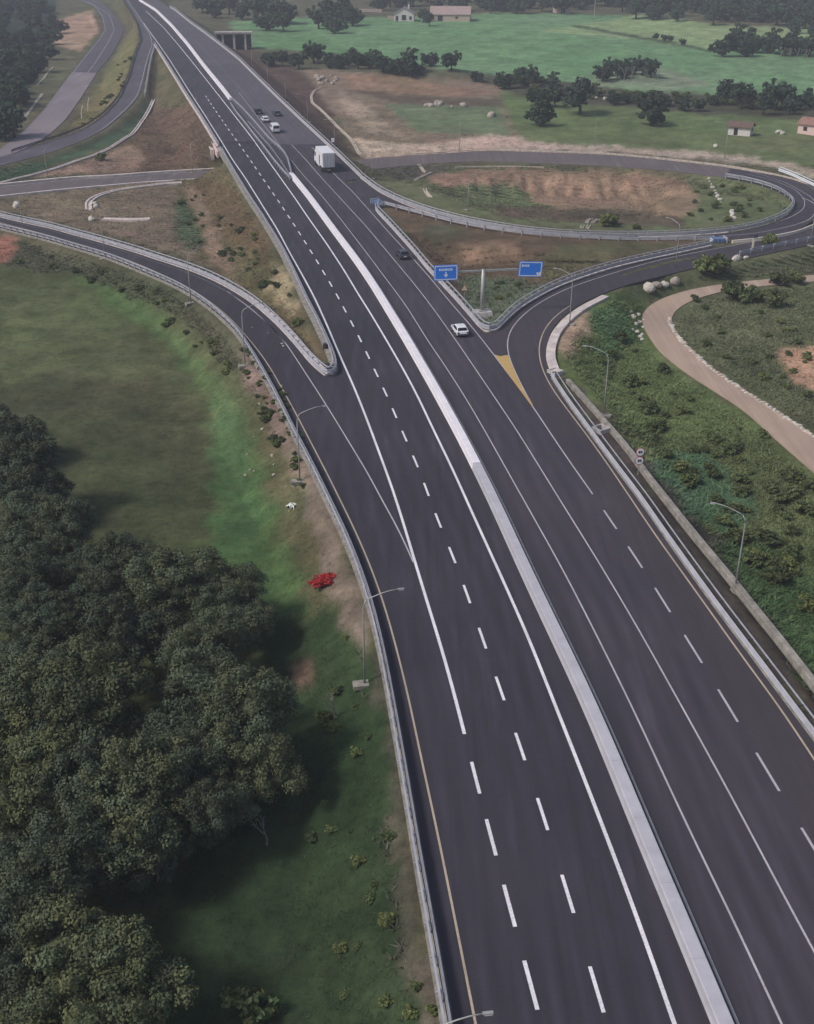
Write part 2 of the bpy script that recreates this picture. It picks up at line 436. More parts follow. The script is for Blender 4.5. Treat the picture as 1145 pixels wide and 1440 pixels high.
def by_y(pts, step=2.0, it=8):
    """a highway line as X(Y), continued a little beyond the picture"""
    c = curve(pts, HI, step, it, 120.0, 60.0)
    o = np.argsort(c[:, 1]); return c[o]
C_, DASH, E_, G_, H_, I_ = map(by_y, (P_C, P_DASH, P_E, P_G, P_H, P_I))
FL, FR = by_y(P_FL), by_y(P_FR)
xat = lambda c, Y: np.interp(Y, c[:, 1], c[:, 0])
BAR = 0.5 * (np.array([xat(FL, y) for y in FL[:, 1]]) + np.array([xat(FR, y) for y in FL[:, 1]]))
MED = np.c_[BAR, FL[:, 1], hz(FL[:, 1])]
RR = by_y(P_RR + [(519,262),(540,283)])
K_ = curve(P_K, z_exit, 2.0, 4, 0, 60)
J_ = curve(P_J, z_exit, 2.0, 4)
GL = curve(P_GL, lambda X, Y: z_ramp_left(X, Y) , 2.0, 6, 40, 40, z_add=0.5)
A_ = curve(P_A, z_ramp_left, 2.0, 6, 40, 30)
B_ = curve(P_B, z_ramp_left, 2.0, 4)
SI = curve(P_SI, z_ramp_left, 2.0, 4, 40)
DD = curve(P_D, HI, 2.0, 4, z_add=0.5)
DD2 = curve(P_D2, HI, 3.0, 3, z_add=0.5)
LOOPIN = curve(P_LOOPIN, z_loop, 2.0, 5, z_add=0.7)
LOOPOUT = curve(P_LOOPOUT, z_loop, 2.0, 3, z_add=0.7)

def sheet_by_y(name, xl, xr, y0, y1, mat, dz=0.0, label=None, ref=None):
    Y = np.arange(y0, y1 + 0.01, 2.5); z = hz(Y)
    L = np.c_[xl(Y), Y, z]; Rr = np.c_[xr(Y), Y, z]
    acr = None if ref is None else ((L[:, 0] - xat(ref, Y)) * 0.97 + 37.0, (Rr[:, 0] - xat(ref, Y)) * 0.97 + 37.0)
    o = link(name, strip_mesh(name, L, Rr, mat, dz, 0.7, acr))
    return tag(o, label, None, None, 'structure')
def sheet(name, L, Rr, mat, dz=0.0, skirt=0.5, label=None, n=None):
    n = n or max(len(L), len(Rr))
    def eq(P):
        d = np.r_[0, np.cumsum(np.linalg.norm(np.diff(P[:, :2], axis=0), axis=1))]; t = np.linspace(0, d[-1], n)
        return np.c_[np.interp(t, d, P[:, 0]), np.interp(t, d, P[:, 1]), np.interp(t, d, P[:, 2])]
    o = link(name, strip_mesh(name, eq(L), eq(Rr), mat, dz, skirt))
    return tag(o, label, None, None, 'structure')

Y_FAR = 1000.0
Y_RR = float(hit(500, 252, z_high)[1])
Y_NOSE_L = hit(470, 512, 0)[1]
Y_NOSE_R = hit(690, 480, 0)[1]
Y_SPLIT = float(hit(420, 203, z_high)[1])
Y_SPLIT2 = float(hit(330, 200, z_high)[1])
dfar = curve(P_D + P_D2, HI, 3.0, 3, z_add=0.4)
dfar = dfar[np.argsort(dfar[:, 1])]
def x_left(Y):   # left edge of the main carriageway
    return xat(C_, Y) - 1.3
def x_right(Y):  # right edge of the main carriageway
    far = np.where(Y > Y_RR, xat(RR, Y), np.maximum(xat(I_, np.minimum(Y, Y_RR)) + 1.3, -1e9))
    return np.where(Y > Y_NOSE_R, far, xat(I_, Y) + 0.25)
x_med = lambda Y: np.interp(Y, MED[:, 1], MED[:, 0])

road_l = sheet_by_y('road', x_left, x_med, 4, Y_SPLIT2, M['asphalt_left'], 0, 'dark asphalt carriageway left of the median barrier', E_)
road_l2 = sheet_by_y('road', x_left, x_med, Y_SPLIT2, Y_FAR, M['asphalt_right'], 0, 'paler far stretch of the left carriageway', E_)
road_r = sheet_by_y('road', x_med, x_right, 4, Y_SPLIT, M['asphalt_right'], 0, 'asphalt carriageway right of the median barrier', G_ if 'carriageway right' in 'asphalt carriageway right of the median barrier' else H_)
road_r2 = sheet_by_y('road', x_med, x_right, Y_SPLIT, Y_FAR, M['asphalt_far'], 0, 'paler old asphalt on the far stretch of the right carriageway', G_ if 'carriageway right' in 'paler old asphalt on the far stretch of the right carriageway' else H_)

# exit lane and exit ramp: from the edge line of the main carriageway to the right rail
exit_l = np.vstack([J_[:-1], np.c_[xat(I_, np.arange(hit(749,570,0)[1] - 1, 4, -2.0)), np.arange(hit(749,570,0)[1] - 1, 4, -2.0), 0 * np.arange(hit(749,570,0)[1] - 1, 4, -2.0)]])
kext = curve([(1145,340),(1050,360),(1000,368),(950,380)] + P_K[:], z_exit, 2.0, 4, 0, 70)
exit_r = offset(kext, -1.15)
jx = curve([(1145,320),(1100,333),(1049.8,341.6),(1006,347.4),(960,354),(924.8,361.5),(869,376.5),(839,385.5),(797,399),(762,415),(740,428),(722,442),(705,460),(688,463),(677,472),(700,503),(722,533)], z_exit, 2.0, 1)
exit_l = np.vstack([jx, np.c_[xat(I_, np.arange(jx[-1, 1] - 1, 4, -2.0)), np.arange(jx[-1, 1] - 1, 4, -2.0), 0 * np.arange(jx[-1, 1] - 1, 4, -2.0)]])
exit_road = sheet('ramp_road', exit_l, exit_r, M['asphalt_exit'], -0.004, 0.5, 'brownish asphalt exit lane and ramp curving off to the right', 260)

# left entry ramp: from the outer rail to the inner rail, then to the main edge line
ramp_l = offset(GL, 0.35)
inner = SI[:-3]
cy = np.arange(Y_NOSE_L + 6, 4, -2.0)
ramp_r = np.vstack([inner, np.c_[xat(C_, cy) - 0.9, cy, 0 * cy]])
Y0R = float(inner[-1, 1])
gl_o = ramp_l[np.argsort(ramp_l[:, 1])]
yy_ = np.arange(Y0R, 4, -2.0); yy_[0] = Y0R
near_l = np.c_[np.interp(yy_, gl_o[:, 1], gl_o[:, 0]), yy_, np.interp(yy_, gl_o[:, 1], gl_o[:, 2])]
near_r = np.c_[xat(C_, yy_) - 0.9, yy_, 0 * yy_]
far_l = np.vstack([ramp_l[ramp_l[:, 1] > Y0R], near_l[:1]])
ramp_far = sheet('ramp_road', far_l, inner, M['asphalt_left'], -0.004, 0.5, 'single lane of the entry ramp between its two rails', 200)
ramp_road = link('ramp_road', strip_mesh('ramp_road', near_l, near_r, M['asphalt_left'], -0.004, 0.5, ((near_l[:, 0] - xat(C_, yy_)) * 0.97 + 37.0, (near_r[:, 0] - xat(C_, yy_)) * 0.97 + 37.0))); tag(ramp_road, 'asphalt of the entry ramp where it joins the motorway', None, None, 'structure')

# loop ramp, lower road, old roads on the left, dirt track
loop_road = sheet('loop_road', LOOPIN, curve([(484,262),(500,279),(516,295),(530,296),(545,287)] + P_LOOPOUT[1:] + [(1030,338),(1058,336.5),(1119,325.5),(1160,300),(1157,275),(1130,257),(1094,247),(1050,240),(1026,237)], z_loop, 2.0, 4), M['asphalt_ramp'], 0.004, 0.4, 'narrow asphalt loop ramp between two rails', 200)
LOW_U = curve([(440,231),(496,225),(550,220),(620,216),(679,211),(745,213.5),(850,217),(954.6,227),(1024.5,235),(1094,248),(1143,262),(1190,280)], z_low, 3, 3)
LOW_L = curve([(440,246),(500,240),(560,234),(600,230),(679,225.5),(745,229),(850,233),(954.6,241),(1017,249),(1076,258),(1120,278),(1150,300)], z_low, 3, 3)
low_road = sheet('lower_road', LOW_U, LOW_L, M['asphalt_low'], -0.03, 0.4, 'lower asphalt road sweeping behind the loop', 120)
LM_U = curve([(-40,266),(0,262),(105,251.5),(160,249.5),(199,246),(272,241.5),(330,238)], z_low, 3, 2)
LM_L = curve([(-40,281),(0,275.5),(105,264.5),(160,260),(199,256.5),(272,252),(330,248)], z_low, 3, 2)
lm_road = sheet('lower_road', LM_U, LM_L, M['asphalt_low'], 0, 0.4, 'narrow lower road running to the underpass', 100)
NL = curve([(176,4),(186,20),(194,35),(199,57),(190.4,77),(181.7,107),(167.7,138),(148.5,160),(120,180),(87,193),(40,208),(0,221),(-40,232)], z_north_ramp, 3, 4, 40)
NR = curve([(184,4),(198,24),(214,50),(217,62),(208,90),(203,112),(197,133),(183.4,150),(166,166),(148.5,181),(113.5,199),(70,215),(0,233),(-40,242)], z_north_ramp, 3, 4, 40)
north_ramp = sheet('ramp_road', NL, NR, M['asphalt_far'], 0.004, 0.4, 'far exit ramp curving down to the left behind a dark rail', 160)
OL = curve([(100,-4),(131,7),(143,22.7),(147,42),(138,56),(113.5,85.6),(87,120.5),(61,155.5),(35,183.4),(0,209.6),(-30,228)], z_old, 3, 4, 30)
OR = curve([(115,-8),(147,5),(167.7,29.7),(174.7,41),(170,54),(157,77),(134.5,104.8),(115,136),(92.6,167.7),(70,188.6),(43.7,206),(0,222),(-30,233)], z_old, 3, 4, 30)
n1 = 64
def part_of(P, a, b):
    i, j = int(len(P) * a), int(len(P) * b); return P[i:j + 1]
def cut_at(P, y, far):
    return P[P[:, 1] >= y] if far else P[P[:, 1] <= y + 4]
yo = float(hit(110, 103, z_old)[1])
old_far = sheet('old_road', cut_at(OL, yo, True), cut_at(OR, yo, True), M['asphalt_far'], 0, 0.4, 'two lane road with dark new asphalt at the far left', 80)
old_near = sheet('old_road', cut_at(OL, yo, False), cut_at(OR, yo, False), M['asphalt_old'], 0.002, 0.4, 'pale worn stretch of the road at the far left', 80)
TL = curve([(1150,386),(1094,391),(1042,396),(989.5,403),(954.6,411),(926.7,421),(908,433),(901,447),(906,463),(926.7,494),(961.6,522),(1007,551),(1045.5,575),(1094,620),(1143,662),(1190,705)], z_dirt, 2, 3)
TR = curve([(1150,395),(1094,400),(1042,405),(1010.5,410.5),(972,422),(949,436),(942,451),(961.6,481),(996.5,513),(1042,545),(1094,577),(1143,610),(1190,642)], z_dirt, 2, 3)
dirt_road = sheet('dirt_track', TL, TR, M['dirt_track'], 0, 0.3, 'pale dirt track curving round on the right', 120)
tag(dirt_road, kind='structure')

# ------------------------------------------------------------------ land
UM = np.r_[np.linspace(-3.2, -1.05, 12), np.linspace(-1, 1, 620), np.linspace(1.05, 3.2, 12)]
ys = [-60.0, -30, 0, 20, 32]
while ys[-1] < 1300: ys.append(ys[-1] + 0.32 + 0.0058 * max(0, ys[-1] - 20))
while ys[-1] < 3000: ys.append(ys[-1] * 1.1)
YS = np.array(ys)
HW = 70 + 0.45 * np.maximum(0, YS)
TX = UM[None, :] * HW[:, None]; TY = np.repeat(YS[:, None], len(UM), 1)
X, Y = TX.ravel(), TY.ravel()
land = z_base(X, Y) + (fbm(X / 22, Y / 22) - 0.5) * 1.2 + (fbm(X / 5, Y / 5, 3) - 0.5) * 0.35
# excavated basin inside the loop, with a steep scarred far bank
bc = np.array(hit(800, 272, -3.0)); brx, bry = 33.0, 34.0
ang = np.arctan2(Y - bc[1], X - bc[0])
er = np.hypot((X - bc[0]) / brx, (Y - bc[1]) / bry) + (fbm(X / 6, Y / 6) - 0.5) * 0.12 + 0.04 * np.abs(vnoise(ang * 18, ang * 0 + 3) - 0.5)
far_side = ss((Y - bc[1] + 8) / 26)
land += -3.4 * ss((1.02 - er) / 0.45) * (0.6 + 0.4 * far_side) * 1.0
bank = ss((er - 0.45) / 0.2) * ss((1.0 - er) / 0.15) * far_side
land += bank * (vnoise(X / 1.7, Y / 14) - 0.5) * 2.0
# raised scar north of the lower road
sc = np.array(hit(590, 118, z_base)); land += 4.5 * np.exp(-(((X - sc[0]) / 34) ** 2 + ((Y - sc[1] - 14) / 16) ** 2))
# hills far off
land += 26 * ss((Y - 1150) / 900) * (0.4 + fbm(X / 400, Y / 400))

def seg_dist(P, X, Y, box=45.0):
    """distance from land points to a path, and the path's height there"""
    d = np.full(X.shape, 1e9); z = np.zeros(X.shape)
    P = resample(P, 5.0)
    m = (X > P[:, 0].min() - box) & (X < P[:, 0].max() + box) & (Y > P[:, 1].min() - box) & (Y < P[:, 1].max() + box)
    idx = np.nonzero(m)[0]; x, y = X[idx], Y[idx]; dm = np.full(len(idx), 1e9); zm = np.zeros(len(idx))
    for i in range(len(P) - 1):
        a, b = P[i], P[i + 1]; ab = b[:2] - a[:2]; L2 = ab @ ab + 1e-9
        t = np.clip(((x - a[0]) * ab[0] + (y - a[1]) * ab[1]) / L2, 0, 1)
        q = np.hypot(x - a[0] - t * ab[0], y - a[1] - t * ab[1])
        k = q < dm; dm[k] = q[k]; zm[k] = (a[2] + t * (b[2] - a[2]))[k]
    d[idx] = dm; z[idx] = zm
    return d, z
def mid_half(L, Rr):
    n = 80
    def eq(P):
        dd = np.r_[0, np.cumsum(np.linalg.norm(np.diff(P[:, :2], axis=0), axis=1))]; t = np.linspace(0, dd[-1], n)
        return np.c_[np.interp(t, dd, P[:, 0]), np.interp(t, dd, P[:, 1]), np.interp(t, dd, P[:, 2])]
    A, B = eq(L), eq(Rr); return (A + B) / 2, 0.5 * np.linalg.norm((A - B)[:, :2], axis=1).mean()

# highway corridor: signed distance beyond its edges
xl = np.where(Y < Y_NOSE_L, np.interp(Y, GL[::-1, 1], GL[::-1, 0]), xat(C_, Y) - 2.0)
kk = kext[np.argsort(kext[:, 1])]; kk = kk[kk[:, 1] < hit(776, 448, 0)[1] - 4]
xr = np.where(Y < kk[-1, 1], np.interp(Y, kk[:, 1], kk[:, 0]) + 2.2, np.where(Y < Y_NOSE_R, np.interp(Y, kk[:, 1], kk[:, 0]), x_right(Y)) + 0.8)
# keep the gore between carriageway and exit ramp out of the corridor beyond the nose
xr = np.where((Y > Y_NOSE_R), x_right(Y) + 0.9, xr)
dh = np.maximum(xl - X, X - xr) * 0.97
ZH = hz(Y)
near_ok = (Y > 0) & (Y < 1250)
wob = (fbm(X / 4, Y / 4, 3) - 0.5) * 0.9
land = np.where(near_ok, np.maximum(land, ZH - 0.12 - np.maximum(0, dh - 0.9) / 1.75 + wob * ss((dh - 1) / 5)), land)
fills = [(ramp_l, ramp_r, 0.8, 0), (exit_l, exit_r, 1.6, 0), (LOOPIN, LOOPOUT, 1.0, 0), (NL, NR, 1.5, 0), (OL, OR, 1.2, 0), (LOW_U, LOW_L, 1.0, 1), (LM_U, LM_L, 0.8, 1), (TL, TR, 0.5, 0)]
dist_road = np.maximum(dh, 0)
under = np.full(X.shape, 1e9); under_z = np.zeros(X.shape)
for (Lp, Rp, sh, low) in fills:
    dd = np.full(X.shape, 1e9); zz_ = np.zeros(X.shape)
    if Lp is exit_l or Lp is ramp_l:
        # these roads widen: use both edges
        n = 120
        a, za = seg_dist(Lp, X, Y); b, zb = seg_dist(Rp, X, Y)
        mid, hw = mid_half(Lp[:max(3, len(Lp) // 2)], Rp[:max(3, len(Rp) // 2)])
        c, zc_ = seg_dist(mid, X, Y); c = np.maximum(0, c - hw * 0.8)
        dd = np.minimum(np.minimum(a, b), c); zz_ = np.where(a < b, za, zb)
    else:
        mid, hw = mid_half(Lp, Rp); c, zz_ = seg_dist(mid, X, Y)
        a, za = seg_dist(Lp, X, Y); b, zb = seg_dist(Rp, X, Y)
        dd = np.minimum(np.minimum(a, b), np.maximum(0, c - hw * 0.8))
    fill = zz_ - 0.15 - np.maximum(0, dd - sh) / 1.7
    cut = zz_ - 0.15 + np.maximum(0, dd - sh) / (1.0 if low else 1.3)
    ok = dd < 40
    land = np.where(ok, np.maximum(land, fill), land)
    k = ok & ((dh > 0.6) | (low == 1))
    land = np.where(k, np.minimum(land, cut), land)
    dist_road = np.minimum(dist_road, dd)
    if low: 
        kk_ = dd < under; under = np.where(kk_, dd, under); under_z = np.where(kk_, zz_, under_z)
keep = near_ok & (dh < 0.5) & (under > 7.5)
land = np.where(keep, ZH - 0.16, land)
# the ditch beside the right rail
for (Lp, Rp, z0) in ((exit_l, exit_r, 0),):
    pass
# sunken track where the side bridge crosses
BRC = hit(329, 70, lambda X_, Y_: float(z_base(X_, Y_)) - 0.3)
cutm = np.maximum(np.abs(X - BRC[0] - 1) / 9.5, np.abs(Y - BRC[1] + 3) / 17.0)
land = np.where((cutm < 1.6) & (dh > 1.2), np.minimum(land, BRC[2] + np.maximum(0, cutm - 0.85) * 9), land)
TZ = land.reshape(TX.shape)
def ground(x, y):
    i = int(np.clip(np.searchsorted(YS, y) - 1, 0, len(YS) - 2)); ty = (y - YS[i]) / (YS[i + 1] - YS[i])
    def row(r):
        return np.interp(x / HW[r], UM, TZ[r])
    return float(row(i) * (1 - ty) + row(i + 1) * ty)
def on_ground(px, py, up=0.0):
    """the place on the land seen at a photo pixel"""
    xx, yy = (px - 572.5) / FPX, -(py - 720.0) / FPX
    d = (xx, CP + yy * SP, -SP + yy * CP); t = 40.0
    step = 1.0
    for _ in range(4000):
        X_, Y_, Z_ = d[0] * t, d[1] * t, CAM_H + d[2] * t
        if Z_ <= ground(X_, Y_) + up: break
        step = max(0.15, 0.25 * (Z_ - ground(X_, Y_) - up)); t += step
    return (X_, Y_, ground(X_, Y_))
# ------------------------------------------------------------------ what covers the land: (outline on the photo, cover colour, zone)
COVER = [
 ([(-400,300),(60,370),(110,375),(250,420),(350,520),(420,620),(470,760),(520,900),(560,1050),(600,1250),(660,1700),(-900,1700)], (80,86,60), 'field'),
 ([(-300,560),(120,520),(250,540),(300,610),(295,760),(80,770),(-300,800)], (73,76,56), 'field'),
 ([(0,400),(110,400),(200,480),(180,540),(60,520),(0,540)], (87,93,66), 'field'),
 ([(104,390),(146,390),(226,445),(292,520),(335,570),(366,650),(388,760),(425,860),(370,880),(296,800),(300,640),(296,560),(225,475),(150,425)], (80,98,64), 'field'),
 ([(306,560),(335,580),(364,680),(372,800),(305,790),(304,660)], (72,94,62), 'field'),
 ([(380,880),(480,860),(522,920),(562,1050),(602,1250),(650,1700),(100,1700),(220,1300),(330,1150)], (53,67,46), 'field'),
 ([(-200,330),(0,330),(100,356),(260,412),(345,480),(340,525),(250,445),(120,388),(0,374),(-200,360)], (84,86,68), 'ground'),
 ([(-60,335),(20,335),(26,352),(6,372),(-60,380)], (150,108,94), 'ground'),
 ([(338,470),(352,490),(402,560),(440,640),(470,720),(503,800),(528,880),(515,905),(480,872),(442,800),(430,700),(392,620),(350,540)], (124,108,100), 'ground'),
 ([(338,545),(352,560),(380,640),(405,760),(428,862),(452,850),(440,770),(418,680),(388,612)], (94,88,68), 'field'),
 ([(408,930),(452,932),(452,962),(418,968)], (110,90,80), 'ground'),
 ([(525,900),(548,980),(566,1060),(592,1200),(632,1440),(650,1600),(615,1600),(592,1440),(560,1200),(536,1060),(520,960)], (88,84,74), 'ground'),
 ([(262,245),(300,222),(330,255),(350,300),(400,390),(450,480),(474,520),(440,500),(380,440),(300,382),(250,352),(232,290)], (100,92,70), 'ground'),
 ([(268,248),(330,262),(372,330),(392,400),(352,352),(300,322),(275,292)], (96,82,64), 'ground'),
 ([(380,370),(402,385),(424,430),(412,446),(378,404)], (150,136,112), 'ground'),
 ([(236,285),(262,280),(285,340),(270,352),(238,322)], (86,98,76), 'ground'),
 ([(258,256),(278,268),(305,320),(335,400),(350,420),(300,372),(283,322)], (138,118,102), 'ground'),
 ([(-80,264),(0,270),(250,254),(244,330),(300,380),(200,340),(0,296),(-80,290)], (120,106,93), 'ground'),
 ([(0,276),(120,262),(200,258),(190,280),(120,292)], (120,106,92), 'ground'),
 ([(218,62),(232,80),(292,180),(308,215),(290,242),(60,246),(130,224),(190,190),(206,150),(212,100)], (96,80,68), 'ground'),
 ([(219,68),(242,100),(268,150),(232,152),(212,135)], (90,86,66), 'ground'),
 ([(120,226),(185,203),(206,222),(192,241),(40,248)], (138,118,104), 'ground'),
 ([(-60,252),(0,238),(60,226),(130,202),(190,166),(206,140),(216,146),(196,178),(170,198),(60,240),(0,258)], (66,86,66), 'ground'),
 ([(95,190),(140,120),(175,60),(190,36),(192,76),(182,110),(166,140),(130,175)], (108,104,72), 'ground'),
 ([(-100,235),(0,210),(60,150),(112,90),(90,70),(60,90),(-100,200)], (92,92,72), 'ground'),
 ([(80,28),(130,13),(140,42),(112,72),(74,62)], (156,132,114), 'ground'),
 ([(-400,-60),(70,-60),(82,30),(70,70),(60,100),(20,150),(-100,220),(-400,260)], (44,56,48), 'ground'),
 ([(292,52),(360,72),(420,100),(450,130),(482,190),(512,228),(470,214),(380,125)], (84,70,65), 'ground'),
 ([(426,95),(560,106),(700,116),(780,124),(750,200),(702,214),(512,224),(482,182),(448,130)], (124,110,96), 'ground'),
 ([(480,104),(560,107),(700,132),(600,138),(500,130)], (134,110,94), 'ground'),
 ([(500,128),(600,134),(740,140),(740,152),(560,146)], (96,84,74), 'ground'),
 ([(540,146),(700,150),(724,192),(590,188)], (102,112,88), 'ground'),
 ([(478,128),(516,148),(566,190),(520,188),(480,152)], (150,134,120), 'ground'),
 ([(500,196),(600,204),(690,190),(760,196),(745,211),(620,216),(515,221)], (180,162,148), 'ground'),
 ([(320,30),(380,26),(430,24),(540,24),(700,18),(900,22),(1000,38),(1400,52),(1400,160),(1145,142),(960,136),(830,121),(700,110),(500,78),(400,70),(345,66)], (102,134,98), 'far_field'),
 ([(330,40),(440,44),(500,78),(400,70)], (94,126,88), 'far_field'),
 ([(760,44),(830,32),(900,20),(1010,34),(1300,50),(1300,62),(1000,72),(900,56)], (128,148,106), 'far_field'),
 ([(806,34),(870,45.5),(930,56),(1000,69),(1000,73),(930,60),(870,49.5),(806,37)], (66,80,60), 'far_field'),
 ([(830,100),(935,96),(1000,118),(940,128),(840,120)], (116,132,108), 'far_field'),
 ([(700,118),(830,124),(1145,140),(1400,150),(1400,270),(1145,242),(1050,222),(900,208),(745,204),(722,180)], (94,106,72), 'meadow'),
 ([(640,100),(760,112),(900,128),(1000,134),(1145,146),(1400,160),(1400,186),(1145,168),(990,160),(850,148),(745,140)], (74,74,62), 'meadow'),
 ([(742,200),(850,206),(954,211),(1059,220),(1145,239),(1400,300),(1400,312),(1145,248),(1059,230),(950,221),(850,214),(742,211)], (172,158,146), 'ground'),
 ([(510,235),(600,232),(850,240),(1010,247),(1080,265),(1117,290),(1062,318),(900,326),(700,310),(580,288)], (94,100,74), 'ground'),
 ([(596,244),(700,237),(850,242),(962,252),(986,280),(972,302),(860,302),(780,292),(700,264),(616,264)], (136,114,98), 'ground'),
 ([(640,262),(720,260),(762,290),(636,288)], (98,108,80), 'ground'),
 ([(690,288),(830,294),(962,302),(962,322),(700,306)], (88,78,68), 'ground'),
 ([(510,234),(600,230),(640,236),(600,250),(560,258)], (84,84,74), 'ground'),
 ([(536,285),(700,318),(1000,338),(872,372),(762,405),(705,460),(688,464),(600,372)], (96,79,68), 'ground'),
 ([(780,345),(900,340),(960,345),(860,368),(770,398),(740,380)], (92,88,68), 'ground'),
 ([(585,318),(640,312),(660,330),(612,345)], (88,84,70), 'ground'),
 ([(640,392),(700,388),(762,400),(762,408),(705,460),(688,464),(655,428)], (94,102,84), 'ground'),
 ([(640,350),(690,336),(732,342),(722,364),(660,368)], (140,112,98), 'ground'),
 ([(770,520),(775,440),(840,412),(905,405),(910,460),(962,525),(1052,582),(1250,740),(1400,1300),(1145,1000),(1060,880),(900,670)], (90,102,66), 'meadow'),
 ([(775,520),(800,528),(850,582),(912,655),(1000,762),(1100,885),(1250,1060),(1250,1120),(1100,950),(1000,830),(860,640)], (76,68,66), 'ground'),
 ([(783,470),(815,432),(832,440),(812,490),(788,508)], (156,134,118), 'ground'),
 ([(925,636),(1000,640),(1062,722),(1022,762),(960,722),(912,668)], (78,106,76), 'meadow'),
 ([(1000,772),(1080,760),(1250,880),(1250,1080),(1145,960),(1080,875)], (70,90,58), 'meadow'),
 ([(830,430),(880,430),(892,480),(842,500)], (86,110,76), 'meadow'),
 ([(940,424),(1145,398),(1500,400),(1500,800),(1145,606),(1040,545),(960,484)], (94,98,74), 'meadow'),
 ([(1092,500),(1145,484),(1250,490),(1250,560),(1145,548),(1108,536)], (172,140,120), 'ground'),
 ([(870,408),(1000,370),(1145,346),(1500,330),(1500,396),(1145,396),(1000,402),(920,425)], (84,88,66), 'meadow'),
]
rz_ = np.array([l for l in TZ.ravel()])
PXX, PYY = project(X, Y, rz_)
ppm = FPX / np.maximum(20.0, Y * CP - (rz_ - CAM_H) * SP)
wx = (fbm(X / 3.2, Y / 3.2, 4) - 0.5) * 4.5 * ppm; wy = (fbm(X / 3.2 + 50, Y / 3.2 + 9, 4) - 0.5) * 4.5 * ppm * 0.5
qx, qy = PXX + wx, PYY + wy
def inside(poly, x, y):
    c = np.zeros(x.shape, bool); n = len(poly)
    for i in range(n):
        x1, y1 = poly[i]; x2, y2 = poly[(i + 1) % n]
        if y1 == y2: continue
        k = ((y1 > y) != (y2 > y)) & (x < (x2 - x1) * (y - y1) / (y2 - y1) + x1)
        c ^= k
    return c
cov = np.tile(np.array(lin((88, 86, 68))), (len(X), 1))
zone = np.zeros(len(X), int); ZN = ['ground', 'field', 'far_field', 'meadow']
vis = (Y > 20)
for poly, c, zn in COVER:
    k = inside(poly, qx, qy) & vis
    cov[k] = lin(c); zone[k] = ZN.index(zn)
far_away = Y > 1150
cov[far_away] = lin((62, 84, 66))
grid = cov.reshape(TX.shape + (3,))
for _ in range(2):                                         # soften cover edges over about a metre
    g2 = grid.copy()
    g2[1:-1, 1:-1] = (grid[1:-1, 1:-1] * 4 + grid[:-2, 1:-1] + grid[2:, 1:-1] + grid[1:-1, :-2] + grid[1:-1, 2:]) / 8
    grid = g2
cov = grid.reshape(-1, 3)
m1 = fbm(X / 9 + 3, Y / 9, 4); m2 = fbm(X / 2.2, Y / 2.2 + 40, 3); m3 = fbm(X / 40, Y / 40 + 77, 3)
green = (cov[:, 1] > cov[:, 0] * 1.02)
cov = cov * (0.68 + 0.64 * m1)[:, None] * (0.66 + 0.68 * m2)[:, None]
cov[:, 0] *= 0.86 + 0.28 * m3; cov[:, 2] *= 0.88 + 0.24 * m3
cov = np.clip(cov, 0.004, 0.7)
V = np.c_[X, Y, TZ.ravel()]
nr, nc = TX.shape
ii = (np.arange(nr - 1)[:, None] * nc + np.arange(nc - 1)[None, :]).ravel()
Q = np.c_[ii, ii + 1, ii + nc + 1, ii + nc]
fz = zone[ii]
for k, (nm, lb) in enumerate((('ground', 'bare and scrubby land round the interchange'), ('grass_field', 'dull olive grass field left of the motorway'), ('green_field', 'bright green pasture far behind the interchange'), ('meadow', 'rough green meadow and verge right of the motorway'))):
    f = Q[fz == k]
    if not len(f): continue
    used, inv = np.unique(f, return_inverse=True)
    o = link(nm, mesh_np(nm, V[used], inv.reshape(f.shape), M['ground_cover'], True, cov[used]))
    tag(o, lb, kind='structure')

# ------------------------------------------------------------------ painted lines (each line and each dash is a part of its road)
lz = 0.012
def sub(c, y0, y1):
    c = c[(c[:, 1] >= y0) & (c[:, 1] <= y1)]; return c
YB = 6
yC_end = float(hit(655, 1038, 0)[1])
Y_GORE = float(hit(749, 570, 0)[1])
line_strip('edge_line', sub(C_, yC_end, 640), 0.28, M['line_white'], lz, road_l)
line_strip('edge_line', sub(E_, YB, 700), 0.28, M['line_white'], lz, road_l)
line_strip('edge_line', sub(G_, YB, 420), 0.15, M['line_thin'], lz, road_r)
line_strip('lane_line', sub(H_, YB, Y_SPLIT), 0.15, M['line_thin'], lz, road_r)
line_strip('lane_line', sub(H_, Y_SPLIT, 560), 0.15, M['line_faded'], lz, road_r2)
line_strip('edge_line', sub(I_, float(hit(836, 697, 0)[1]), Y_SPLIT - 2), 0.16, M['line_thin'], lz, road_r)
line_strip('edge_line', A_, 0.16, M['line_cream'], lz, ramp_road)
line_strip('edge_line', B_, 0.15, M['line_thin'], lz, ramp_road)
line_strip('edge_line', offset(SI, 1.0)[:-8], 0.15, M['line_faded'], lz, ramp_far)
line_strip('edge_line', K_, 0.17, M['line_cream'], lz, exit_road)
line_strip('edge_line', offset(K_, -0.0)[:2], 0.17, M['line_cream'], lz, exit_road)
line_strip('edge_line', J_, 0.16, M['line_thin'], lz, exit_road)
line_strip('edge_line', offset(LOOPOUT, 0.0 - 1.0), 0.14, M['line_thin'], lz + 0.006, loop_road)
LI = curve([(1050,239.5),(1102,255),(1140,276),(1152,291),(1140,309),(1110,319),(1058,329),(1010,332)], z_loop, 2, 3)
line_strip('edge_line', LI, 0.15, M['line_thin'], lz + 0.006, loop_road)
LI2 = curve([(1050,244.5),(1090,254),(1118,266),(1132,280),(1131,294),(1112,306),(1080,315.5),(1032,325.5)], z_loop, 2, 3)
line_strip('edge_line', LI2, 0.14, M['line_thin'], lz + 0.006, loop_road)
line_strip('edge_line', offset(LOW_U, 0.5), 0.14, M['line_faded'], lz, low_road)
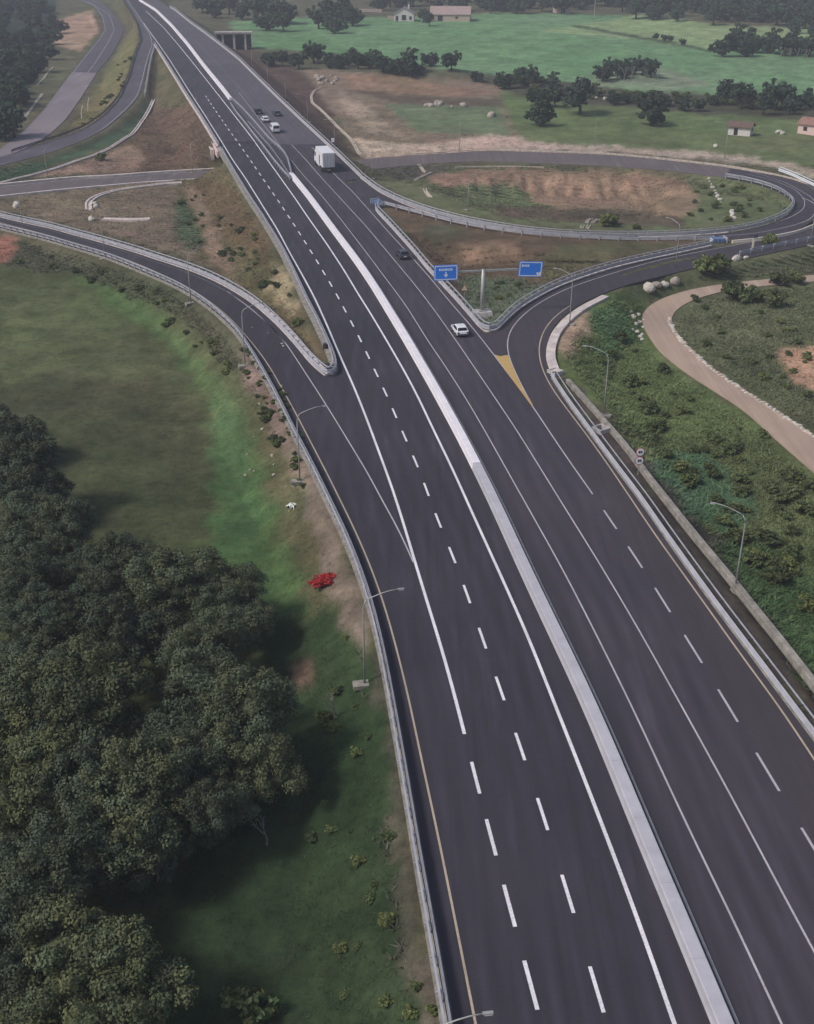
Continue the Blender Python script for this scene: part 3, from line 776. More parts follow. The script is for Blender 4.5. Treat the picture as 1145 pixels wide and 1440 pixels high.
line_strip('edge_line', offset(LM_U, 0.5), 0.2, M['line_thin'], lz, lm_road)
line_strip('edge_line', offset(LM_L, -0.5), 0.2, M['line_faded'], lz, lm_road)
line_strip('edge_line', offset(NR, 0.8), 0.16, M['line_thin'], lz, north_ramp)
MO = curve([(124,3),(154,20),(161,42),(152,60),(134,88),(123,103)], z_old, 3, 3)
line_strip('centre_line', MO, 0.18, M['line_thin'], lz, old_far)
line_strip('edge_line', offset(cut_at(OL, yo, True), -0.6), 0.16, M['line_thin'], lz, old_far)
line_strip('edge_line', offset(OL, -0.7)[len(cut_at(OL, yo, True)):], 0.16, M['line_faded'], lz, old_near)

def dashes(c, parent, y0, y1, start_pt, period, length, width, mat, limit=400):
    c = sub(c, y0, y1)
    s = np.r_[0, np.cumsum(np.linalg.norm(np.diff(c[:, :2], axis=0), axis=1))]
    s0 = np.interp(start_pt, c[:, 1], s) % period
    k = 0
    for a in np.arange(s0, s[-1] - length, period):
        t = np.linspace(a, a + length, 4)
        P = np.c_[np.interp(t, s, c[:, 0]), np.interp(t, s, c[:, 1]), 0 * t]; P[:, 2] = hz(P[:, 1])
        line_strip('lane_dash', P, width, mat, lz, parent); k += 1
        if k > limit: break
yd = float(hit(849, 1424, 0)[1])
dashes(DASH, road_l, 8, 420, yd, 7.62, 3.35, 0.24, M['line_white'])
yc1 = float(hit(758, 1420, 0)[1])
dashes(C_, road_l, 8, yC_end - 0.9, yc1, 6.3, 3.6, 0.26, M['line_white'])
ydr = float(hit(867, 744, 0)[1])
dashes(I_, road_r, 30, float(hit(836, 697, 0)[1]) + 0.5, ydr, 8.25, 4.4, 0.2, M['line_thin'])
# yellow gore
gp = [hit(x, y, 0.0) for x, y in ((695,498.5),(703,501),(714.2,499.2),(719,511),(727.5,530),(737.5,551),(744,561),(750,570),(747,570),(733.6,551.7),(722,536),(707,515))]
me = mesh_np('gore_marking', [(a, b, 0.016) for a, b, c in gp], [list(range(len(gp)))[::-1]], M['gore_yellow'])
link('gore_marking', me, exit_road)

# ------------------------------------------------------------------ median barriers
def wall_on(name, label, P, wb, wt, h, mat, cat='barrier', group=None, joint=0.0, seg_name='segment'):
    prof = [(-wb / 2, -0.1), (-wb / 2, 0.08), (-wt / 2 - (wb - wt) * 0.15, 0.3), (-wt / 2, h - 0.04), (-wt / 2 + 0.05, h), (wt / 2 - 0.05, h), (wt / 2, h - 0.04), (wt / 2 + (wb - wt) * 0.15, 0.3), (wb / 2, 0.08), (wb / 2, -0.1)]
    if not joint:
        o = link(name, profile_sweep(name, P, prof, mat)); return tag(o, label, cat, group)
    i = len(P) // 2
    root = empty(name, tuple(P[i]), label=label, cat=cat, group=group)
    s = np.r_[0, np.cumsum(np.linalg.norm(np.diff(P[:, :2], axis=0), axis=1))]
    a = 0.0
    while a < s[-1] - 1:
        b = min(a + joint, s[-1]); t = np.linspace(a, b - 0.014, 4)
        S = np.c_[np.interp(t, s, P[:, 0]), np.interp(t, s, P[:, 1]), np.interp(t, s, P[:, 2])] - P[i]
        link(seg_name, profile_sweep(seg_name, S, prof, mat), root); a = b
    return root
y_white = float(hit(660, 650, 0.9)[1]); y_open = float(hit(410, 247, z_high)[1]); y_open2 = float(hit(327, 141, z_high)[1])
def med_path(y0, y1, d=0.0):
    yy = np.linspace(y0, y1, max(8, int((y1 - y0) / 2))); P = np.c_[np.interp(yy, MED[:, 1], MED[:, 0]), yy, hz(yy)]
    return offset(P, d) if d else P
wall_on('median_barrier', 'grey concrete median barrier, its nearest stretch at the bottom of the road', med_path(6, y_white), 1.15, 0.95, 0.85, M['grey_barrier'], joint=6.2)
wall_on('median_barrier', 'white median barrier running from the grey stretch up to the opening', med_path(y_white + 0.05, y_open), 1.15, 0.95, 0.85, M['white_barrier'], joint=6.2)
o = link('drain_channel', profile_sweep('drain_channel', med_path(6, y_open, 0.98), [(-0.09, 0), (-0.09, 0.1), (0.09, 0.1), (0.09, 0)], M['concrete'])); tag(o, 'narrow concrete channel kerb along the right foot of the median', kind='structure')
wall_on('median_barrier', 'far white median barrier beyond the opening, curving to the horizon', med_path(y_open2, 760), 1.25, 1.0, 0.9, M['white_barrier'], joint=12.0)

# ------------------------------------------------------------------ guard rails
WB = [(0, 0), (0.07, 0.04), (0.07, 0.1), (0.0, 0.14), (0.0, 0.17), (0.07, 0.21), (0.07, 0.27), (0, 0.31), (-0.03, 0.31), (-0.03, 0)]
post_me = MB().box((0, 0, 0.55), (0.11, 0.14, 1.1)).mesh('post', M['galvanised'])
tall_post_me = MB().box((0, 0, 0.68), (0.12, 0.16, 1.36)).box((0.2, 0, 1.22), (0.3, 0.1, 0.1)).mesh('post', M['galvanised'])
plain_post_me = MB().box((0, 0, 0.6), (0.1, 0.12, 1.2)).box((0.28, 0, 1.14), (0.5, 0.07, 0.07)).mesh('post', M['dark_steel'])
def guard_rail(label, P, side, beams=(0.42, 0.78), rail_back=0.0, spacing=2.6, mat='galvanised', tall=False, group=None, posts='each', name='guard_rail', drop=True):
    """P runs along the face of the rail; side=+1 puts posts on the right of travel"""
    i = len(P) // 2; base = P[i].copy()
    root = empty(name, tuple(base), label=label, cat='guard rail', group=group)
    Q = P - base
    for z in beams:
        link('beam', profile_sweep('beam', Q, [(-side * a, b + z) for a, b in WB], M[mat]), root)
    if rail_back:
        link('top_rail', profile_sweep('top_rail', Q, [(side * rail_back + a, b) for a, b in (((-0.07, 1.22), (-0.07, 1.36), (0.07, 1.36), (0.07, 1.22)) if rail_back < 0.6 else ((-0.05, 0.84), (-0.05, 0.96), (0.05, 0.96), (0.05, 0.84)))], M[mat]), root)
    S = resample(Q, spacing); N = normals2d(S); T = np.gradient(S[:, :2], axis=0)
    off = side * (0.12 if not rail_back else (0.26 if rail_back > 0.6 else rail_back * 0.55))
    me = plain_post_me if rail_back > 0.6 else (tall_post_me if (tall or rail_back) else post_me)
    mb = MB()
    for k in range(len(S)):
        p = S[k, :2] + N[k] * off; a = math.atan2(N[k, 1] * side, N[k, 0] * side)
        if posts == 'each':
            o = link('post', me, root); o.location = (p[0], p[1], S[k, 2] - 0.25); o.rotation_euler = (0, 0, a)
        else:
            mb.box((p[0], p[1], S[k, 2] + 0.35), (0.12, 0.14, 1.2), a)
    if posts != 'each':
        tag(mb.build('post', M[mat], root), kind='stuff')
    return root
def kerb(P, side, w, mat, label, d0=0.05, h=0.14, name='kerb'):
    o = link(name, profile_sweep(name, P, [(side * d0, -0.4), (side * d0, h - 0.02), (side * (d0 + 0.03), h), (side * (d0 + w), h), (side * (d0 + w), -0.6)], M[mat], True))
    return tag(o, label, kind='structure')


guard_rail('long galvanised guard rail along the outer left edge of the entry ramp', GL, +1, (0.36, 0.74), 0.42, 2.6)
kerb(GL, 1, 0.45, 'weathered_concrete', 'rough concrete strip under the left guard rail')
nose = np.array([hit(x, y, 0.5) for x, y in ((461,529.5),(467,528),(472,524),(474.5,517))]); nose[:, 2] = 0
RN = smooth_path(resample(np.vstack([SI[:-2], nose, DD[1:]]), 1.6), 2); RN[:, 2] = np.where(RN[:, 0] < 0, RN[:, 2], RN[:, 2])
guard_rail('guard rail wrapping the rounded nose between entry ramp and motorway', RN, -1, (0.36, 0.74), 0.5, 2.6)
kerb(SI, -1, 1.3, 'pale_kerb', 'broad pale concrete kerb behind the inner rail of the entry ramp')
kerb(DD, -1, 0.9, 'weathered_concrete', 'grey concrete strip behind the rail on the left motorway edge')
guard_rail('far guard rail on the left motorway edge above the underpass', DD2, -1, (0.4, 0.78), 0.4, 4, posts='stuff')
kerb(DD2, -1, 0.7, 'pale_kerb', 'pale strip behind the far left rail')
PKR = curve([(775,525),(796,558),(822,593),(848.5,629),(874.7,664),(899,695),(935,747.5),(972.5,800),(1010,852),(1047.5,901),(1085,951),(1140,1024),(1190,1090)], z_exit, 2.0, 4, 0, 40, z_add=0.75)
guard_rail('wide galvanised guard rail beside the exit lane, below the concrete ditch wall', PKR, -1, (0.4, 0.78), 0.78, 3.2)
kerb(PKR, -1, 0.34, 'weathered_concrete', 'pale kerb under the right guard rail', 0.03)
PBK = curve([(846,417),(839,421),(814.7,433),(793.7,448.6),(776,468),(768.4,489),(767.5,507),(775,525)], z_exit, 1.5, 3)
kerb(PBK, -1, 1.35, 'pale_kerb', 'broad white kerb round the outside of the exit ramp bend', 0.0, 0.3)
guard_rail('guard rail framing the sign island along the motorway and exit ramp', curve(P_ISLAND, z_exit, 1.6, 2, z_add=0.7), -1, (0.36, 0.74), 0.5, 2.6)
kerb(curve(P_ISLAND, z_exit, 1.6, 2, z_add=0.7), -1, 0.6, 'pale_kerb', 'pale kerb round the sign island')
guard_rail('guard rail with hanging posts on the near side of the loop ramp', LOOPOUT, 1, (0.36, 0.74), 0.0, 4.0, tall=True)
guard_rail('guard rail round the inside of the loop ramp', LOOPIN, -1, (0.36, 0.74), 0.5, 4.0)
kerb(LOOPIN[:int(len(LOOPIN) * 0.62)], -1, 0.7, 'pale_kerb', 'pale kerb along the inside of the loop ramp')
RRR = RR[(RR[:, 1] > LOOPIN[0, 1]) & (RR[:, 1] < 720)][::-1]
guard_rail('far guard rail on the right motorway edge beyond the loop', RRR, -1, (0.4, 0.78), 0.5, 4, posts='stuff')
kerb(RRR, -1, 0.8, 'pale_kerb', 'pale kerb under the far right rail')
GX = curve([(1040,356),(1060,351),(1085,346),(1111,340.5),(1145,334),(1180,326)], z_exit, 2, 2, z_add=0.6)
guard_rail('guard rail seen from behind at the right edge above the scrub', GX, 1, (0.4, 0.76), 0, 3.2, tall=True)
GY = curve([(1030,338.5),(1058.5,336),(1090,331),(1119.7,325.5),(1145,315.5),(1180,298)], z_loop, 2, 2, z_add=0.5)
wall_on('edge_barrier', 'low cream barrier on the outer edge of the loop at right', GY, 0.5, 0.35, 0.6, M['cream_rail'])
GZ = curve([(1095,238.5),(1115,246),(1145,260),(1180,280)], z_low, 2, 2, z_add=0.6)
guard_rail('short white guard rail on the far outside of the loop bend', GZ, -1, (0.3, 0.7), 0.4, 3.2, mat='sign_white')
guard_rail('dark guard rail along the far left exit ramp', offset(NL[4:-6], 0.2), 1, (0.35, 0.75), 0, 4, mat='dark_steel', posts='stuff')
NR2 = curve([(217,66),(212.5,80),(208.5,100),(205,122),(203,134)], z_north_ramp, 2, 2, z_add=0.5)
guard_rail('pale guard rail on the inside of the far left exit ramp', NR2, -1, (0.35, 0.75), 0.4, 4, posts='stuff')
for lb, pts in (('inner guard rail closing the median opening on the left', [(325,146),(333,158),(342,169),(356,187),(372,207),(388,228),(400,242),(408,250)]),
                ('bulging guard rail closing the median opening on the right', [(328,140),(340,151),(354,166),(366,180),(380,196),(392,206),(401,215),(406,225),(409,236),(411,245)])):
    guard_rail(lb, curve(pts, HI, 2, 1, z_add=0.6), 1, (0.36, 0.74), 0.35, 3.0, posts='stuff')
guard_rail('middle guard rail dividing the median opening', curve([(349,171),(365,189),(381,207),(395,226),(409,248)], HI, 2, 1, z_add=0.6), 1, (0.5,), 0, 3.0, posts='stuff')
kerb(offset(LM_U, -0.5), -1, 0.9, 'pale_kerb', 'pale low wall along the far side of the lower road at left', 0, 0.5)
kerb(offset(LM_L, 0.6), 1, 0.8, 'pale_kerb', 'pale kerb along the near side of the lower road at left', 0, 0.3)
kerb(offset(LOW_U[10:], -0.9), -1, 0.6, 'drain_stone', 'stone kerb along the far side of the lower road', 0, 0.3)
# drains, gutters and ditch walls
PW = curve([(799,533),(825,561),(848.5,588),(874.7,617.7),(892,638.6),(910,665),(942.5,705),(970,740),(995,770),(1035,817.5),(1060,850),(1097.5,895),(1130,937.5),(1160,975)], z_exit, 1.5, 3, 0, 30, z_add=0.35)
PW[:, 2] -= 0.25
wall_on('ditch_wall', 'weathered concrete ditch wall above the right verge', PW, 0.7, 0.6, 0.62, M['weathered_concrete'], 'wall', joint=7.4)
def gutter(label, pts, zf, w=0.9, mat='drain_stone', h=0.25):
    P = curve(pts, zf, 2.0, 2)
    P[:, 2] = [ground(p[0], p[1]) for p in P]
    P[:, 2] = smooth_path(P, 4)[:, 2]
    o = link('gutter', profile_sweep('gutter', P, [(-w / 2, -0.5), (-w / 2, h), (-w / 4, h), (-w / 6, 0.06), (w / 6, 0.06), (w / 4, h), (w / 2, h), (w / 2, -0.5)], M[mat]))
    tag(o, label, 'gutter'); return o
def gpts(pts): return pts
zl = lambda X, Y: ground(float(X), float(Y)) if np.ndim(X) == 0 else np.array([ground(a, b) for a, b in zip(X, Y)])
gutter('long pale gutter below the far left exit ramp', [(0,258.5),(35,249.5),(87,235),(131,220),(160,206),(186,190),(198.4,173),(212.4,150),(216,141)], zl, 1.2, 'pale_kerb', 0.35)
gutter('hooked concrete gutter beside the lower road at left', [(256,258),(230,260),(202,263.5),(180,266),(157,270.5),(140,275.5),(129,281),(123.5,287),(125.8,296)], zl, 1.6, 'pale_kerb', 0.4)
gutter('straight pale gutter below the hooked one', [(145,309),(165,310),(190,310.5),(210.6,309)], zl, 1.7, 'pale_kerb', 0.35)
gutter('curved stone gutter down the right embankment near the truck', [(452,124),(443,127),(437.5,135),(439,145),(451,154.5),(468.5,172),(482.4,186),(496.4,200),(503.4,214),(510,221)], zl, 1.0)
gutter('pale stone edging at the foot of the wood', [(3,198),(20,182),(36,165),(48,148),(60,132)], zl, 1.0)
gutter('short stone edging beside the far left road', [(53,119),(64,107),(75,95)], zl, 0.9)
gutter('pale broken gutter end at the upper left of the basin', [(584,254),(595,248),(607,243)], zl, 0.9)
gutter('short pale gutter leaning against the broken one', [(589,232),(593,237),(597,243)], zl, 0.8)
gutter('white pipe like gutter on the dark left side of the basin', [(593,267),(599,272),(606,278)], zl, 0.9)
gutter('left one of two hooked pale drains at the loop rail', [(818,321),(821,315),(826,310),(832,308)], zl, 0.8)
gutter('right one of two hooked pale drains at the loop rail', [(826,322),(829,316),(834,311),(841,309)], zl, 0.8)
gutter('broken stone line along the top of the basin', [(640,236),(665,235),(690,235),(720,234.5),(765,236)], zl, 0.6)
# stone edging of the dirt track: separate stones
TRe = TR[(TR[:, 1] < hit(941, 446, -4)[1])]
er_ = random.Random(5)
TRk = offset(TRe, 0.35 if TRe[0, 1] > TRe[-1, 1] else -0.35)
TRk[:, 2] = [ground(a, b) for a, b, c in TRk]
tag(link('kerb', profile_sweep('kerb', TRk, [(-0.3, -0.3), (-0.28, 0.16), (0.28, 0.2), (0.3, -0.3)], M['drain_stone'])), 'pale low bed of the stone edging along the dirt track', kind='structure')
edge = empty('stone_kerb', tuple(TRe[len(TRe) // 2]), label='row of pale stones edging the inner side of the dirt track', cat='kerb')
b0 = TRe[len(TRe) // 2]
SS = resample(offset(TRe, -0.35) if TRe[0, 1] < TRe[-1, 1] else offset(TRe, 0.35), 0.95)
stone_me = []
for k in range(4):
    bm = bmesh.new(); bmesh.ops.create_icosphere(bm, subdivisions=1, radius=0.5)
    for v in bm.verts: v.co *= er_.uniform(0.75, 1.2)
    m_ = bpy.data.meshes.new('stone'); bm.to_mesh(m_); bm.free(); m_.materials.append(M['white_rock'] if k % 2 else M['drain_stone']); stone_me.append(m_)
for p in SS:
    o = link('stone', er_.choice(stone_me), edge)
    sx = er_.uniform(0.95, 1.35)
    o.location = (p[0] - b0[0] + er_.uniform(-.12, .12), p[1] - b0[1], ground(p[0], p[1]) + 0.12 - b0[2]); o.scale = (sx, er_.uniform(0.6, 0.85), er_.uniform(0.55, 0.8)); o.rotation_euler = (0, 0, er_.uniform(0, 6))
# ------------------------------------------------------------------ street lamps
def lamp_proto(h=8.4, reach=2.6, arm=True):
    root = empty('street_lamp', (0, 0, 0))
    MB().box((-0.25, 0, -0.05), (1.5, 0.9, 0.4)).build('footing', M['weathered_concrete'], root)
    MB().tube([(0, 0, 0.2), (0, 0, h * 0.5), (0, 0, h - 0.9), (0.06, 0, h - 0.45), (0.3, 0, h)], [0.1, 0.08, 0.06, 0.055, 0.05], 8).build('pole', M['pole_steel'], root, True)
    pts = [(0.3 + reach * t, 0, h + 0.75 * math.sin(t * 1.5)) for t in (0, .15, .3, .5, .75, 1)]
    MB().tube(pts, [0.06, 0.055, 0.05, 0.045, 0.04, 0.04], 8).build('arm', M['pole_steel'], root, True)
    e = pts[-1]
    MB().box((e[0] + 0.25, 0, e[2] + 0.0), (0.55, 0.18, 0.08)).build('luminaire', M['pole_steel'], root)
    MB().box((e[0] + 0.28, 0, e[2] - 0.075), (0.4, 0.2, 0.04)).build('lens', M['lamp_clear'], root)
    return root
LAMPS = [  # base pixel, arm heading (deg, 0 = to the right), height, label
 (422,678,12,8.4,'street lamp on the left slope beside the white plastic sheet'),
 (345,515,22,8.4,'street lamp behind the left rail, just before the ramp nose'),
 (269,427,35,8.4,'street lamp with curved arm over the middle of the entry ramp'),
 (148,364,40,8.4,'street lamp beside the far end of the straight pale gutter'),
 (34,330,40,8.0,'leftmost street lamp beside the entry ramp'),
 (513,964,10,8.4,'street lamp beside the rail below the red bush'),
 (597,1612,8,8.4,'street lamp whose arm reaches over the ramp at the bottom edge'),
 (849,585,160,8.4,'street lamp on the right verge above the speed limit signs'),
 (1033,834,158,8.4,'street lamp on a concrete pad, the nearest on the right verge'),
 (801,457,150,8.0,'street lamp at the outer bend of the exit ramp'),
 (950,378,130,8.4,'street lamp between the exit ramp and the white boulders'),
 (1139,346,130,8.4,'street lamp behind the guard rail at the right edge'),
 (658,296,-60,7.6,'street lamp standing in the green of the loop basin'),
 (523.7,252,-120,8.0,'street lamp behind the rail at the start of the loop'),
 (646,211,-90,7.6,'street lamp on the light track above the lower road'),
 (836,206,-90,7.8,'street lamp on the pale strip, left of the lone tree'),
 (1019,224,175,9.5,'tall street lamp in front of the white shed'),
 (402,144,200,8.0,'third street lamp from the truck along the far right rail'),
 (377,119,200,8.0,'fourth street lamp from the truck along the far right rail'),
 (355,98,200,8.0,'farthest street lamp along the right rail'),
 (433,172,200,7.6,'street lamp at the bend of the stone gutter'),
 (471,209,200,7.4,'street lamp behind the truck, carrying a small box'),
 (158,140,20,8.0,'street lamp between the two far left roads'),
 (173,107,20,8.0,'farther street lamp between the two far left roads'),
 (67,248,60,7.0,'street lamp at the left beside the long pale gutter'),
 (271,243,60,7.6,'street lamp at the mouth of the underpass'),
]
lp = lamp_proto()
for i, (px, py, deg, h, lb) in enumerate(LAMPS):
    o = lp if i == 0 else copy_tree(lp)
    p = on_ground(px, py)
    if py > 1440: p = (hit(px, py, -1.5)[0], hit(px, py, -1.5)[1], 0); p = (p[0], p[1], ground(p[0], p[1]))
    o.location = (p[0], p[1], p[2] + 0.05); o.rotation_euler = (0, 0, R(deg)); o.scale = (h / 8.4,) * 3
    tag(o, lb, 'street lamp', 'street lamps along the interchange roads')
# small cabinet on the lamp behind the truck
p = on_ground(468.5, 208)
c = empty('control_box', p, label='small white control box on a post behind the truck', cat='box')
MB().box((0, 0, 0.8), (0.12, 0.12, 1.6)).build('post', M['dark_steel'], c)
MB().box((0, 0, 2.0), (0.9, 0.6, 1.0)).build('cabinet', M['sign_white'], c)

# ------------------------------------------------------------------ signs
YAW = R(9)
gp_ = on_ground(678, 444)
gan = empty('gantry_sign', gp_, YAW, label='T shaped steel gantry on a concrete block carrying the blue direction signs', cat='gantry')
MB().box((0, 0, 0.25), (3.6, 2.6, 1.2), top=0.8).build('plinth', M['concrete'], gan)
GHT = 7.5
MB().tube([(0, 0, 0.6), (0, 0, GHT + 0.2)], [0.4, 0.32], 12).build('post', M['pole_steel'], gan, True)
MB().box((0, 0, 0.95), (1.2, 1.2, 0.12)).build('base_plate', M['pole_steel'], gan)
for sx in (-1, 1):
    MB().box((sx * (2.4 if sx < 0 else 2.95) + (0 if sx > 0 else -0.1), 0, GHT), (4.3 if sx < 0 else 5.5, 0.26, 0.3)).build('arm', M['pole_steel'], gan)
def glyphs(mb, x0, z0, widths, hgt, gap=0.06, y=0):
    x = x0
    for k, w in enumerate(widths):
        if k % 3 == 0: mb.box((x + w / 2, y, z0), (w, 0.012, hgt))
        elif k % 3 == 1:
            mb.box((x + 0.04, y, z0), (0.08, 0.012, hgt)).box((x + w - 0.04, y, z0), (0.08, 0.012, hgt)).box((x + w / 2, y, z0), (w - 0.16, 0.012, 0.09))
        else:
            mb.box((x + w / 2, y, z0 + hgt / 2 - 0.05), (w, 0.012, 0.1)).box((x + w / 2, y, z0 - hgt / 2 + 0.05), (w, 0.012, 0.1)).box((x + 0.05, y, z0), (0.1, 0.012, hgt - 0.2))
        x += w + gap
def blue_sign(x, label, kind, dz=0.0, roll=0.0):
    s = empty('panel', (x, -0.24, GHT + dz)); s.parent = gan; s.rotation_euler = (0, roll, 0)
    s['label'] = label
    W, Hh = 3.9, 2.5
    link('board', MB().box((0, 0.0, 0), (W, 0.1, Hh)).mesh('board', M['sign_blue']), s)
    b = MB()
    b.box((0, -0.056, Hh / 2 - 0.17), (W - 0.3, 0.012, 0.14)).box((0, -0.056, -Hh / 2 + 0.17), (W - 0.3, 0.012, 0.14))
    b.box((-W / 2 + 0.17, -0.056, 0), (0.14, 0.012, Hh - 0.48)).box((W / 2 - 0.17, -0.056, 0), (0.14, 0.012, Hh - 0.48))
    b.build('border', M['sign_white'], s)
    t = MB()
    if kind == 'down':
        glyphs(t, -1.15, 0.5, [0.26, 0.28, 0.24, 0.28, 0.26, 0.22, 0.26], 0.36, y=-0.056)
    else:
        glyphs(t, -1.5, 0.55, [0.26, 0.26, 0.24, 0.26], 0.36, y=-0.056)
    t.build('lettering', M['sign_white'], s)
    a = MB()
    if kind == 'down':
        poly = [(-0.12, 0.1), (0.12, 0.1), (0.12, -0.3), (0.38, -0.3), (0, -0.78), (-0.38, -0.3), (-0.12, -0.3)]
    else:
        poly = [(1.72, -0.35), (1.72, -1.05), (0.98, -1.05), (1.2, -0.84), (0.98, -0.66), (1.2, -0.46), (1.4, -0.64)]
    n = len(poly)
    a.add([(x_, -0.062, z_) for x_, z_ in poly] + [(x_, -0.05, z_) for x_, z_ in poly], [list(range(n)), list(range(n, 2 * n))[::-1]] + [[i, n + i, n + (i + 1) % n, (i + 1) % n] for i in range(n)])
    a.build('arrow', M['sign_white'], s)
    return s
blue_sign(-6.2, 'blue panel with lettering over a down arrow', 'down')
blue_sign(7.75, 'blue panel with short lettering and corner arrow', 'exit', 0.0, R(3))

def disc_sign(parent, z, r, bar):
    s = empty('sign_disc', (0, -0.06, z)); s.parent = parent
    def cyl(r0, y0, y1, nm, mt):
        n = 28; v = [(r0 * math.cos(2 * math.pi * k / n), y0, r0 * math.sin(2 * math.pi * k / n)) for k in range(n)] + [(r0 * math.cos(2 * math.pi * k / n), y1, r0 * math.sin(2 * math.pi * k / n)) for k in range(n)]
        link(nm, mesh_np(nm, v, [list(range(n)), list(range(n, 2 * n))[::-1]] + [[k, (k + 1) % n, n + (k + 1) % n, n + k][::-1] for k in range(n)], M[mt]), s)
    cyl(r, -0.02, 0.02, 'red_ring', 'sign_red'); cyl(r * 0.86, -0.035, -0.021, 'face', 'sign_white')
    if bar:
        g = MB(); glyphs(g, -r * 0.42, 0, [r * 0.36, r * 0.4], r * 0.62, 0.05, -0.045); g.build('numeral', M['sign_black'], s)
    return s
p = on_ground(897, 668)
sp = empty('speed_sign', p, R(6), label='two round white and red traffic signs stacked on one post by the right rail', cat='traffic sign')
MB().tube([(0, 0, -0.3), (0, 0, 3.3)], 0.05, 8).build('post', M['pole_steel'], sp)
disc_sign(sp, 2.95, 0.52, True); disc_sign(sp, 1.85, 0.52, True)
p = on_ground(653, 420)
ws = empty('warning_sign', p, YAW, label='small pale triangular warning sign left of the gantry post', cat='traffic sign')
MB().tube([(0, 0, -0.3), (0, 0, 2.2)], 0.05, 8).build('post', M['pole_steel'], ws)
def tri(s_, y0, y1):
    q = [(-s_, -s_ * 0.58), (s_, -s_ * 0.58), (0, s_ * 1.16)]
    return [(a, y0, 1.75 + b) for a, b in q] + [(a, y1, 1.75 + b) for a, b in q], [[0, 1, 2], [5, 4, 3], [0, 3, 4, 1], [1, 4, 5, 2], [2, 5, 3, 0]]
link('rim', mesh_np('rim', *tri(0.62, -0.03, -0.08), M['sign_red']), ws)
link('face', mesh_np('face', *tri(0.5, -0.081, -0.1), M['sign_yellow']), ws)

